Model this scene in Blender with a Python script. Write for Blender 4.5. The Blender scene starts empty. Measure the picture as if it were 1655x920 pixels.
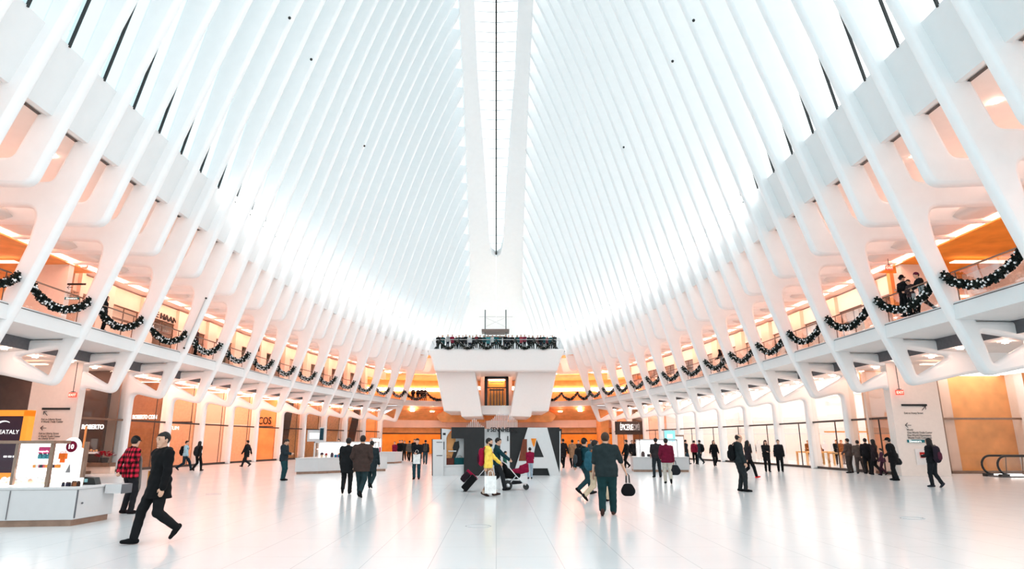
import bpy, bmesh, math, random
import numpy as np
from mathutils import Vector, Matrix
random.seed(7); rng = np.random.default_rng(7)
sc = bpy.context.scene
# ------------------------------------------------------------------ camera, sky, exposure
EYE = 1.62; FPX = 1030.0; CX = 802.0; CY = 460.0; HOR = 714.0
PITCH = math.atan((HOR - CY) / FPX)
cam = bpy.data.cameras.new('camera'); cam.sensor_width = 36.0
cam.lens = FPX / 1655 * 36; cam.shift_x = (827.5 - CX) / 1655; cam.clip_end = 400
co = bpy.data.objects.new('camera', cam); sc.collection.objects.link(co)
co.location = (0, 0, EYE); co.rotation_euler = (math.pi / 2 + PITCH, 0, 0)
sc.camera = co
W = bpy.data.worlds.new('overcast_sky'); sc.world = W; W.use_nodes = True
wt = W.node_tree; bg = wt.nodes['Background']
tc = wt.nodes.new('ShaderNodeTexCoord'); sx = wt.nodes.new('ShaderNodeSeparateXYZ')
cr = wt.nodes.new('ShaderNodeValToRGB'); ma = wt.nodes.new('ShaderNodeMath'); ma.operation = 'MULTIPLY_ADD'
ma.inputs[1].default_value = .5; ma.inputs[2].default_value = .5
wt.links.new(tc.outputs['Generated'], sx.inputs[0]); wt.links.new(sx.outputs['X'], ma.inputs[0])
wt.links.new(ma.outputs[0], cr.inputs[0]); wt.links.new(cr.outputs[0], bg.inputs[0])
cr.color_ramp.elements[0].position = .22; cr.color_ramp.elements[0].color = (.47, .62, .67, 1)
cr.color_ramp.elements[1].position = .62; cr.color_ramp.elements[1].color = (.93, .98, 1.0, 1)
# the sky is brighter behind the camera
mb_ = wt.nodes.new('ShaderNodeMapRange'); mb_.inputs[1].default_value = -1; mb_.inputs[2].default_value = .3; mb_.inputs[3].default_value = 1.08; mb_.inputs[4].default_value = 1.4
wt.links.new(sx.outputs['Y'], mb_.inputs[0]); wt.links.new(mb_.outputs[0], bg.inputs[1])
sc.view_settings.view_transform = 'Standard'; sc.view_settings.look = 'None'
sc.view_settings.gamma = 1.0; sc.view_settings.use_curve_mapping = False
sc.view_settings.exposure = 0.68
COVE = 9.0          # strength of the warm cove lights
try:
    sc.cycles.max_bounces = 8; sc.cycles.diffuse_bounces = 5; sc.cycles.transparent_max_bounces = 16
    sc.cycles.sample_clamp_indirect = 6.0
except Exception: pass

# ------------------------------------------------------------------ helpers
def link(o): sc.collection.objects.link(o); return o
_M = {}
def mat(name, col, rough=.6, metal=0.0, spec=.3, noise=.04, scale=6.0, emit=0.0, ecol=None, alpha=None):
    if name in _M: return _M[name]
    m = bpy.data.materials.new(name); m.use_nodes = True; _M[name] = m
    nt = m.node_tree; b = nt.nodes['Principled BSDF']
    b.inputs['Roughness'].default_value = rough; b.inputs['Metallic'].default_value = metal
    b.inputs['Specular IOR Level'].default_value = spec
    n = nt.nodes.new('ShaderNodeTexNoise'); n.inputs['Scale'].default_value = scale; n.inputs['Detail'].default_value = 3
    t = nt.nodes.new('ShaderNodeTexCoord'); nt.links.new(t.outputs['Object'], n.inputs['Vector'])
    r = nt.nodes.new('ShaderNodeValToRGB'); nt.links.new(n.outputs['Fac'], r.inputs[0])
    c = np.array(col[:3])
    r.color_ramp.elements[0].position = .3; r.color_ramp.elements[1].position = .7
    r.color_ramp.elements[0].color = (*np.clip(c * (1 - noise), 0, 1), 1)
    r.color_ramp.elements[1].color = (*np.clip(c * (1 + noise), 0, 1), 1)
    nt.links.new(r.outputs[0], b.inputs['Base Color'])
    if emit:
        b.inputs['Emission Color'].default_value = (*(ecol or col)[:3], 1); b.inputs['Emission Strength'].default_value = emit
    if alpha is not None: b.inputs['Alpha'].default_value = alpha
    return m
def glass(name, tint=(.97, .99, 1), rough=.02, refl=.9):
    if name in _M: return _M[name]
    m = bpy.data.materials.new(name); m.use_nodes = True; _M[name] = m
    nt = m.node_tree; nt.nodes.clear()
    o = nt.nodes.new('ShaderNodeOutputMaterial'); mx = nt.nodes.new('ShaderNodeMixShader')
    tr = nt.nodes.new('ShaderNodeBsdfTransparent'); tr.inputs[0].default_value = (*tint, 1)
    gl = nt.nodes.new('ShaderNodeBsdfGlossy'); gl.inputs['Roughness'].default_value = rough
    fr = nt.nodes.new('ShaderNodeFresnel'); fr.inputs[0].default_value = 1.45
    mu = nt.nodes.new('ShaderNodeMath'); mu.operation = 'MULTIPLY'; mu.inputs[1].default_value = refl
    nt.links.new(fr.outputs[0], mu.inputs[0]); nt.links.new(mu.outputs[0], mx.inputs[0])
    nt.links.new(tr.outputs[0], mx.inputs[1]); nt.links.new(gl.outputs[0], mx.inputs[2]); nt.links.new(mx.outputs[0], o.inputs[0])
    return m
def mesh_obj(name, V, F, m, parent=None, smooth=None, loc=None):
    me = bpy.data.meshes.new(name)
    me.from_pydata([tuple(v) for v in V], [], [tuple(f) for f in F]); me.update()
    return fin(name, me, m, parent, smooth, loc)
def fin(name, me, m, parent=None, smooth=None, loc=None):
    for k in (m if isinstance(m, (list, tuple)) else [m]): me.materials.append(k)
    if smooth is not None and len(me.polygons):
        me.polygons.foreach_set('use_smooth', [True] * len(me.polygons))
        if smooth < 3: me.set_sharp_from_angle(angle=smooth)
    o = bpy.data.objects.new(name, me); link(o)
    if parent is not None: o.parent = parent
    if loc is not None: o.location = loc
    return o
def tag(o, label=None, cat=None, group=None, kind=None):
    if label: o['label'] = label
    if cat: o['category'] = cat
    if group: o['group'] = group
    if kind: o['kind'] = kind
    return o
def st(o): o['kind'] = 'structure'; return o
def thing(name, label, cat, loc=(0, 0, 0), rz=0, group=None):
    o = bpy.data.objects.new(name, None); link(o); o.location = loc; o.rotation_euler = (0, 0, rz); o.empty_display_size = .1
    return tag(o, label, cat, group)
def dup(root, loc, rz, label=None, group=None):
    r = root.copy(); link(r); r.location = loc; r.rotation_euler = (0, 0, rz)
    if label: r['label'] = label
    if group: r['group'] = group
    for ch in list(root.children):
        c = ch.copy(); link(c); c.parent = r
        for g in ch.children:
            d = g.copy(); link(d); d.parent = c
    return r
class MB:
    """collects boxes, bars, tubes and lathes for one mesh"""
    def __init__(s): s.V = []; s.F = []
    def add(s, V, F):
        n = len(s.V); s.V += [tuple(v) for v in V]; s.F += [tuple(i + n for i in f) for f in F]; return s
    def box(s, x0, x1, y0, y1, z0, z1):
        V = [(x, y, z) for z in (z0, z1) for y in (y0, y1) for x in (x0, x1)]
        return s.add(V, [(0, 2, 3, 1), (4, 5, 7, 6), (0, 1, 5, 4), (2, 6, 7, 3), (0, 4, 6, 2), (1, 3, 7, 5)])
    def cbox(s, c, d): return s.box(c[0]-d[0]/2, c[0]+d[0]/2, c[1]-d[1]/2, c[1]+d[1]/2, c[2]-d[2]/2, c[2]+d[2]/2)
    def prism(s, P, z0, z1):
        n = len(P); V = [(p[0], p[1], z0) for p in P] + [(p[0], p[1], z1) for p in P]
        return s.add(V, [tuple(range(n))[::-1], tuple(range(n, 2*n))] + [(i, (i+1) % n, (i+1) % n + n, i+n) for i in range(n)])
    def prism_y(s, P, y0, y1):      # polygon in x,z
        n = len(P); V = [(p[0], y0, p[1]) for p in P] + [(p[0], y1, p[1]) for p in P]
        return s.add(V, [tuple(range(n)), tuple(range(n, 2*n))[::-1]] + [(i, i+n, (i+1) % n + n, (i+1) % n) for i in range(n)])
    def bar(s, a, b, w, h=None):    # square bar
        a = Vector(a); b = Vector(b); d = (b - a).normalized(); h = h or w
        u = d.cross(Vector((0, 0, 1))); u = u.normalized() if u.length > 1e-4 else Vector((1, 0, 0)); v = u.cross(d)
        V = [p + u*i*w/2 + v*j*h/2 for p in (a, b) for i, j in ((-1, -1), (1, -1), (1, 1), (-1, 1))]
        return s.add(V, [(0, 1, 2, 3), (7, 6, 5, 4), (0, 4, 5, 1), (1, 5, 6, 2), (2, 6, 7, 3), (3, 7, 4, 0)])
    def tube(s, pts, r, n=8, closed=False):
        pts = [Vector(p) for p in pts]; N = len(pts); V = []; F = []
        rr = r if isinstance(r, (list, tuple)) else [r]*N
        for i, p in enumerate(pts):
            a = pts[(i-1) % N] if closed or i > 0 else p; b = pts[(i+1) % N] if closed or i < N-1 else p
            d = (b - a).normalized(); u = d.cross(Vector((0, 0, 1)))
            u = u.normalized() if u.length > 1e-3 else Vector((1, 0, 0)); v = u.cross(d)
            V += [p + (u*math.cos(t) + v*math.sin(t))*rr[i] for t in (2*math.pi*k/n for k in range(n))]
        for i in range(N if closed else N-1):
            j = (i+1) % N
            F += [(i*n+k, j*n+k, j*n+(k+1) % n, i*n+(k+1) % n) for k in range(n)]
        if not closed: F += [tuple(range(n))[::-1], tuple((N-1)*n+k for k in range(n))]
        return s.add(V, F)
    def lathe(s, prof, c=(0, 0, 0), n=14, axis='z'):
        V = []; F = []; m = len(prof)
        for r, z in prof:
            for k in range(n):
                t = 2*math.pi*k/n; p = (r*math.cos(t), r*math.sin(t), z)
                if axis == 'x': p = (p[2], p[0], p[1])
                if axis == 'y': p = (p[0], p[2], p[1])
                V.append((p[0]+c[0], p[1]+c[1], p[2]+c[2]))
        for i in range(m-1):
            F += [(i*n+k, i*n+(k+1) % n, (i+1)*n+(k+1) % n, (i+1)*n+k) for k in range(n)]
        F += [tuple(range(n))[::-1], tuple((m-1)*n+k for k in range(n))]
        return s.add(V, F)
    def ball(s, c, r, n=8, m=6, sz=1.0):
        prof = [(max(r*math.sin(math.pi*i/m), 1e-4), -r*sz*math.cos(math.pi*i/m)) for i in range(m+1)]
        return s.lathe(prof, c, n)
    def build(s, name, m, parent=None, smooth=None, loc=None, bevel=0):
        o = mesh_obj(name, s.V, s.F, m, parent, smooth, loc)
        if bevel:
            b = o.modifiers.new('bevel', 'BEVEL'); b.width = bevel; b.segments = 2; b.limit_method = 'ANGLE'
        return o
def text(name, body, size, m, parent, loc, rot=(math.pi/2, 0, 0), depth=.01, align='CENTER', bold=0.0, sx=1.0):
    cu = bpy.data.curves.new(name, 'FONT'); cu.body = body; cu.size = size; cu.extrude = depth; cu.align_x = align
    cu.offset = bold; cu.resolution_u = 3
    t = bpy.data.objects.new(name, cu); link(t)
    dg = bpy.context.evaluated_depsgraph_get(); me = bpy.data.meshes.new_from_object(t.evaluated_get(dg))
    bpy.data.objects.remove(t); bpy.data.curves.remove(cu)
    me.materials.clear(); me.name = name
    o = fin(name, me, m, parent); o.location = loc; o.rotation_euler = rot; o.scale = (sx, 1, 1)
    return o
def rpoly(P):
    """[(x, y, r)] -> rounded closed outline"""
    out = []; n = len(P)
    for i in range(n):
        x, y, r = (*P[i], 0)[:3] if len(P[i]) == 2 else P[i]
        if r <= 0: out.append((x, y)); continue
        p = np.array((x, y)); a = np.array(P[i-1][:2]) - p; b = np.array(P[(i+1) % n][:2]) - p
        la, lb = np.linalg.norm(a), np.linalg.norm(b); a = a/la; b = b/lb
        ang = math.acos(max(-1, min(1, a @ b))); d = min(r/math.tan(ang/2), la*.48, lb*.48)
        q0 = p + a*d; q1 = p + b*d
        for t in np.linspace(0, 1, 7): out.append(tuple((1-t)**2*q0 + 2*t*(1-t)*p + t*t*q1))
    return out
def plate(name, outlines, half, bev, m, Y, sgn, parent=None):
    """flat plate in the X-Z plane with holes and rounded edges, standing at depth Y"""
    cu = bpy.data.curves.new(name, 'CURVE'); cu.dimensions = '2D'; cu.fill_mode = 'BOTH'
    cu.extrude = half - bev; cu.bevel_depth = bev; cu.bevel_resolution = 2; cu.offset = -bev
    for P in outlines:
        s = cu.splines.new('POLY'); s.points.add(len(P)-1); s.use_cyclic_u = True
        for q, p in zip(s.points, P): q.co = (p[0], p[1], 0, 1)
    t = bpy.data.objects.new(name, cu); link(t)
    dg = bpy.context.evaluated_depsgraph_get(); me = bpy.data.meshes.new_from_object(t.evaluated_get(dg))
    bpy.data.objects.remove(t); bpy.data.curves.remove(cu); me.materials.clear(); me.name = name
    n = len(me.vertices); c = np.zeros(n*3, np.float32); me.vertices.foreach_get('co', c); c = c.reshape(-1, 3)
    me.vertices.foreach_set('co', np.stack([sgn*c[:, 0], Y + c[:, 2], c[:, 1]], 1).ravel().astype(np.float32))
    if sgn > 0: me.flip_normals()
    me.update()
    return fin(name, me, m, parent, smooth=.7)
def fp(px, py, z=0.0):
    """where the sight line through a photo pixel meets the level z"""
    u = (px-CX)/FPX; v = (CY-py)/FPX; c, s = math.cos(PITCH), math.sin(PITCH)
    d = c - v*s; Y = (z-EYE)*d/(s+v*c); return u/d*Y, Y
def fy(px, py, Y):
    u = (px-CX)/FPX; v = (CY-py)/FPX; c, s = math.cos(PITCH), math.sin(PITCH)
    d = c - v*s; return u/d*Y, EYE + (s+v*c)/d*Y
# ------------------------------------------------------------------ materials of the building
WHITE = mat('white_painted_steel', (.90, .905, .905), .45, spec=.35, noise=.012, scale=2)
PANEL = mat('white_panel', (.80, .81, .81), .55, spec=.25, noise=.012, scale=1.5)
SOFFIT = mat('pale_soffit', (.84, .765, .72), .6, spec=.2, noise=.015, scale=2)
STONE = mat('cream_stone', (.84, .66, .54), .5, spec=.3, noise=.04, scale=1.2)
ORANGE = mat('honey_wood', (.86, .41, .16), .6, spec=.12, noise=.12, scale=1.4)
ORANGE2 = mat('amber_wood', (.86, .35, .06), .7, spec=.08, noise=.12, scale=1.0)
DARK = mat('dark_bronze', (.035, .028, .025), .4, spec=.4, noise=.15)
BLACK = mat('black_metal', (.012, .013, .013), .4, spec=.4, noise=.1)
BROWN = mat('brown_laminate', (.055, .035, .03), .5, noise=.15, scale=2)
GREY = mat('grey_grille', (.12, .12, .13), .6, noise=.1)
BRASS = mat('bronze_rail', (.22, .13, .09), .35, metal=.5, noise=.1)
WARM = mat('warm_cove_light', (1, .62, .40), emit=COVE, ecol=(1, .47, .33))
WARMD = mat('warm_cove_bright', (1, .78, .58), emit=COVE*1.6, ecol=(1, .58, .43))
LAMP = mat('downlight_lens', (1, .9, .8), emit=80, ecol=(1, .58, .44))
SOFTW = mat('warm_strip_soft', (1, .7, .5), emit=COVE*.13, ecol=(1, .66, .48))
FARC = mat('far_wall_fill', (1, .7, .5), emit=COVE*.15, ecol=(1, .72, .55))
COOL = mat('white_light_panel', (1, 1, 1), emit=1.8, ecol=(1, .965, .94))
GL = glass('clear_glass', refl=.25); GLW = glass('roof_glass', (.93, .97, .98), refl=.3); GLS = glass('shop_glass', (.99, .97, .95), refl=.4)
def floor_mat():
    m = mat('white_marble', (.70, .71, .715), .14, spec=.22, noise=.02, scale=.5); nt = m.node_tree; b = nt.nodes['Principled BSDF']
    src = b.inputs['Base Color'].links[0].from_socket
    br = nt.nodes.new('ShaderNodeTexBrick'); br.offset = .5; br.inputs['Color1'].default_value = br.inputs['Color2'].default_value = (1, 1, 1, 1)
    br.inputs['Mortar'].default_value = (.72, .74, .76, 1); br.inputs['Scale'].default_value = 1.0
    br.inputs['Mortar Size'].default_value = .006; br.inputs['Brick Width'].default_value = 1.8; br.inputs['Row Height'].default_value = .9
    t = nt.nodes.new('ShaderNodeTexCoord'); mp = nt.nodes.new('ShaderNodeMapping'); mp.inputs['Rotation'].default_value = (0, 0, math.pi/2)
    nt.links.new(t.outputs['Object'], mp.inputs[0]); nt.links.new(mp.outputs[0], br.inputs['Vector'])
    mx = nt.nodes.new('ShaderNodeMix'); mx.data_type = 'RGBA'; mx.blend_type = 'MULTIPLY'; mx.inputs[0].default_value = 1
    nt.links.new(src, mx.inputs[6]); nt.links.new(br.outputs['Color'], mx.inputs[7]); nt.links.new(mx.outputs[2], b.inputs['Base Color'])
    n = nt.nodes.new('ShaderNodeTexNoise'); n.inputs['Scale'].default_value = .35; n.inputs['Detail'].default_value = 2
    mr = nt.nodes.new('ShaderNodeMapRange'); mr.inputs[3].default_value = .12; mr.inputs[4].default_value = .28
    nt.links.new(n.outputs['Fac'], mr.inputs[0]); nt.links.new(mr.outputs[0], b.inputs['Roughness'])
    return m
UPL = 11.0
# ------------------------------------------------------------------ plan and section of the hall
S = 4.41; Y0 = 23.6
TL = ([-20, -8, 0, 10, 24, 32, 40, 46, 51, 55.4, 59.7, 64, 68, 72, 76.5, 80.9, 86, 91, 95, 98],
      [14.5, 16.4, 17.2, 17.8, 18.0, 18.1, 17.8, 17.6, 17.35, 16.95, 16.3, 15.5, 14.7, 13.65, 12.5, 11.3, 9.6, 8.2, 7.2, 6.6])
TR = ([-20, -8, 0, 10, 24, 32, 40, 45, 49, 54, 58, 62.5, 67, 72, 76.5, 81, 86, 91, 95, 98],
      [13.5, 15.4, 16.2, 16.7, 16.85, 16.9, 16.9, 16.7, 16.35, 15.8, 15.25, 14.8, 14.1, 13.4, 12.5, 11.5, 9.7, 8.2, 7.2, 6.6])
def B(sg, Y): t = TL if sg < 0 else TR; return float(np.interp(Y, *t))
RZ = ([-10, 10, 24, 34, 45, 52, 56.7, 61, 65.5, 70, 74.3, 78.7, 83, 86.3, 92, 95, 98], [37, 42, 44.8, 46, 46.3, 45.6, 44.6, 42.9, 40.9, 38.2, 35.3, 32.4, 29.2, 26.7, 22.4, 19.3, 15.5])
RX = ([0, 84, 88, 92, 95, 98], [3.4, 3.4, 3.45, 3.6, 5.2, 6.2])
def ridge(Y): return float(np.interp(Y, *RX)), float(np.interp(Y, *RZ))
def nose(sg, Y, z):
    b = B(sg, Y); rx, rz = ridge(Y)
    if z < 6.7: return b + (6.7-z)*.40
    t = min(1, (z-6.7)/max(rz-6.7, 1)); g = (1-t) + t*(1-t)*(.08+.3*t)
    return rx + (b-rx)*g
def goff(z): return min(.55 + .12*max(0, z-15.4), 3.0)     # roof glass behind the rib nose
def lvl(sg, Y):                                              # gallery plan keeps its own line; o = distance outward of B
    return B(sg, Y)
KMAX = 13
def rib(sg, j):
    Y = Y0 + S*j/2; long_ = (j % 2 == 0) and 0 <= j//2 + 3 and j//2 <= KMAX; b = B(sg, Y); rx, rz = ridge(Y)
    N = lambda z: nose(sg, Y, z)
    zs = [z for z in np.linspace(13.2, rz, 16)][1:]
    P = []
    k = j//2
    if long_:
        P += [(N(3.95)+.02, 3.93, .42), (N(6.7), 6.7), (N(9), 9), (N(11), 11), (N(13.2), 13.2)]
    else:
        P += [(N(10.55), 10.5, .6), (N(11.6), 11.6), (N(13.2), 13.2)]
    P += [(N(z), z) for z in zs]
    top = [(N(z) + goff(z) + .12, z) for z in zs[::-1]]
    P += [(top[0][0], top[0][1]+.5)] + top
    P += [(N(13.4)+1.2, 13.3), (N(11.6)+1.2, 11.6, .35), (b+4.2, 11.5), (b+4.2, 10.7)]
    holes = []
    if long_:
        P += [(N(10.4)+1.15, 10.55, .6), (N(9)+.85, 9), (N(6.7)+.72, 6.75), (b+1.1, 5.98, .0)]
        if k >= 2: P += [(b+3.45, 5.95), (b+3.45, 0), (b+2.8, 0), (b+2.8, 4.30, .32)]
        else: P += [(b+7, 5.95), (b+7, 4.95), (b+3.4, 4.42, .8)]
        holes = [rpoly([(b+3.1, 5.28, .12), (b+1.16, 5.60, .12), (b+1.44, 4.38, .12)])[::-1]]
    return st(plate('rib_beam', [rpoly(P)] + holes, .225, .14, WHITE, Y, sg))
ribs = []
for sg in (-1, 1):
    for j in range(-4, 33): ribs.append(rib(sg, j))

def run(name, sg, prof, Ys, m, parent=None, closed=False, smooth=None, tilt=None):
    """sweeps a profile [(outward, z)] along one side of the hall"""
    V = []; F = []; n = 0
    for Y in Ys:
        pr = prof(Y) if callable(prof) else [(B(sg, Y)+o, z) for o, z in prof]
        V += [(sg*o, Y, z) for o, z in pr]; n = len(pr)
    for i in range(len(Ys)-1):
        for q in range(n if closed else n-1):
            a = i*n+q; b = i*n+(q+1) % n
            F.append((a, b, b+n, a+n) if sg > 0 else (a, a+n, b+n, b))
    if closed:
        F.append(tuple(range(n)) if sg < 0 else tuple(range(n))[::-1]); e = [(len(Ys)-1)*n+q for q in range(n)]
        F.append(tuple(e[::-1]) if sg < 0 else tuple(e))
    return mesh_obj(name, V, F, m, parent, smooth)
def yr(a, b, d=2.205): return list(np.linspace(a, b, max(2, int(round((b-a)/d))+1)))
SIDE = {-1: 'left', 1: 'right'}
# floor
fl = MB().box(-60, 60, -30, 110, -.3, 0).build('floor', floor_mat()); st(fl)
YA, YB = 12.0, 82.0
for sg in (-1, 1):
    n = SIDE[sg]
    # white fascia panel above the gallery, sill on top, slot diffusers below
    st(run('wall_%s_fascia' % n, sg, lambda Y: [(nose(sg, Y, 13.2)+.75, 13.2), (nose(sg, Y, 13.2)+.55, 13.2), (nose(sg, Y, 15.5)+.5, 15.5), (nose(sg, Y, 15.5)+1.4, 15.45)], yr(13, 97), PANEL, closed=True))
    st(run('trim_%s_diffuser' % n, sg, lambda Y: [(nose(sg, Y, 13.2)+.95, 13.26), (nose(sg, Y, 13.2)+1.1, 13.26)], yr(13, 82), DARK))
    st(run('ceiling_%s_upper' % n, sg, lambda Y: [(nose(sg, Y, 13.2)+.6, 13.3), (B(sg, Y)+6.0, 13.3)], yr(12, 88), SOFFIT))
    # balcony slab
    st(run('floor_%s_gallery' % n, sg, [(.3, 6.05), (.3, 6.62), (.34, 6.62), (.34, 6.70), (5.2, 6.72), (9, 6.72), (9, 6.2), (2.45, 6.0)], yr(YA, 80.9), PANEL, closed=True))
    st(run('trim_%s_gallery_joint' % n, sg, [(.293, 6.605), (.293, 6.635)], yr(YA, 80.9), DARK))
    st(run('trim_%s_grille' % n, sg, [(2.45, 6.02), (2.45, 5.5)], yr(YA, 80.9), GREY))
    st(run('ceiling_%s_lower' % n, sg, [(2.45, 5.5), (3.5, 5.42), (11, 5.3)], yr(YA, 81.5), SOFFIT))
    # gallery ceiling with coves
    st(run('ceiling_%s_gallery' % n, sg, [(4.1, 11.6), (2.9, 11.3), (2.5, 10.9), (2.9, 10.75), (4.6, 10.9), (6.5, 10.7), (9, 10.7)], yr(YA, 86), SOFFIT, smooth=4))
    cv = run('ceiling_%s_cove' % n, sg, [(3.9, 10.78), (4.4, 10.83)], yr(YA, 84), WARM)
    st(cv)
    cv2 = run('ceiling_%s_glow' % n, sg, [(2.75, 10.98), (3.1, 11.42)], yr(YA, 84), WARM)
    st(cv2)
    c3 = run('ceiling_%s_shop_line' % n, sg, [(3.3, 5.40), (3.6, 5.38)], yr(36.5 if sg < 0 else 68, 80), WARM)  # warm strip added just inside the glass to light the shopfronts
    st(c3)

    # uplight strips added along the sill to brighten the vault ribs
    st(run('trim_%s_uplight' % n, sg, lambda Y: [(nose(sg, Y, 15.5)+.12, 15.56), (nose(sg, Y, 15.5)+.5, 15.56)], yr(34, 96), mat('uplight_lens', (1, 1, 1), emit=UPL, ecol=(.97, 1, 1))))
# roof glass, one pane per bay with its mullion
for sg in (-1, 1):
    for j in range(-4, 32):
        ya = Y0 + S*j/2 + .05; yb = ya + S/2 - .1; ym = (ya+yb)/2
        za = 15.45; q = 14
        V = []; F = []
        for Y in (ya, yb):
            rz = ridge(Y)[1]
            for z in np.linspace(za, rz+.3, q): V.append((sg*(nose(sg, Y, min(z, rz))+goff(z)), Y, z))
        F = [(i, i+1, q+i+1, q+i) for i in range(q-1)]
        w = st(mesh_obj('window_%d' % (j+5 + (40 if sg > 0 else 0)), V, F, GLW))
        rz = ridge(ym)[1]
        if j > 26: continue
        mb = MB(); zz = np.linspace(za, rz, 12)
        pts = [(sg*(nose(sg, ym, z)+goff(z)-.06), ym, z) for z in zz]
        for a, b2 in zip(pts, pts[1:]): mb.bar(a, b2, .07, .1)
        if j < 6: mb.cbox((pts[2][0], ym-.12, pts[2][2]+1.1), (.06, .3, .1))
        mb.build('mullion', BLACK, w)
# ridge beams and skylight
YS = [-8]+yr(0, 98, 2.0)
def sw(Y): return float(np.interp(Y, [0, 30, 52, 64.5, 75.5, 84.5, 86.0, 86.4], [2.0, 2.3, 2.3, 2.1, 1.4, .95, .6, .02]))
YS = sorted(set(YS + [84.5, 85.4, 86.0, 86.4]))
for sg in (-1, 1):
    V = []; F = []
    for Y in YS:
        rx, rz = ridge(Y); s_ = sw(Y)
        V += [(sg*(rx+.35), Y, rz-.5), (sg*(rx-.5), Y, rz-.15), (sg*s_, Y, rz+.25), (sg*s_, Y, rz+1.2), (sg*(rx+.6), Y, rz+1.2)]
    for i in range(len(YS)-1):
        for q in range(5):
            a = i*5+q; b = i*5+(q+1) % 5; F.append((a, b, b+5, a+5) if sg > 0 else (a, a+5, b+5, b))
    st(mesh_obj('beam_%s_ridge' % SIDE[sg], V, F, WHITE, smooth=.6))
ys = [y for y in YS if y <= 86.4]
V = []; F = []
for Y in ys:
    rz = ridge(Y)[1]; V += [(-sw(Y), Y, rz+.95), (0, Y, rz+1.05), (sw(Y), Y, rz+.95)]
for i in range(len(ys)-1): F += [(i*3, i*3+1, i*3+4, i*3+3), (i*3+1, i*3+2, i*3+5, i*3+4)]
sk = st(mesh_obj('window_100', V, F, GLW))
mb = MB()
for a, b2 in zip(ys, ys[1:]): mb.bar((0, a, ridge(a)[1]+.72), (0, b2, ridge(b2)[1]+.72), .17, .3)
mb.build('mullion', BLACK, sk)
SKB = mat('skylight_bar', (.72, .74, .75), .5, noise=.02); mb = MB()
for y in np.arange(30, 86, 1.1):
    rz = ridge(y)[1]; mb.bar((-sw(y), y, rz+.8), (0, y+.35, rz+.9), .06, .06); mb.bar((sw(y), y, rz+.8), (0, y+.35, rz+.9), .06, .06)
mb.build('glazing_bars', SKB, sk)
# closing wall at the far tip
V = []; F = []
for Y, hw, z in ((97.4, 6.8, 19.0), (98.2, 7.6, 11.4)): V += [(-hw, Y, z), (hw, Y, z)]
F = [(0, 1, 3, 2)]
st(mesh_obj('wall_far', V, F, PANEL))
# ------------------------------------------------------------------ shopfronts, galleries
ORD = 'first second third fourth fifth sixth seventh eighth ninth tenth eleventh twelfth thirteenth fourteenth fifteenth sixteenth seventeenth eighteenth nineteenth twentieth'.split()
PINK = mat('rose_limestone', (.82, .60, .49), .4, spec=.4, noise=.06, scale=.8)
CREAM = mat('cream_plaster', (.84, .80, .77), .5, noise=.02)
DSIGN = mat('sign_black', (.01, .01, .01), .5); WSIGN = mat('sign_white', (.9, .9, .88), .4, emit=.7)
def kY(k): return Y0 + S*k
def sidebox(sg, o0, o1, y0, y1, z0, z1):
    b = B(sg, (y0+y1)/2); a, c = sorted((sg*(b+o0), sg*(b+o1))); return MB().box(a, c, y0, y1, z0, z1)
TANW = mat('tan_wood', (.26, .14, .075), .5, noise=.12); PEACHW = mat('peach_wood', (.82, .53, .35), .5, noise=.08)
LEFTP = {2: PINK, 3: TANW, 4: PEACHW, 5: PINK, 6: PEACHW, 7: ORANGE, 8: PINK, 9: BROWN, 10: PINK, 11: BROWN, 12: ORANGE}
RIGHTP = {10: PINK, 11: DARK, 12: ORANGE}
wn = 200
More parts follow.
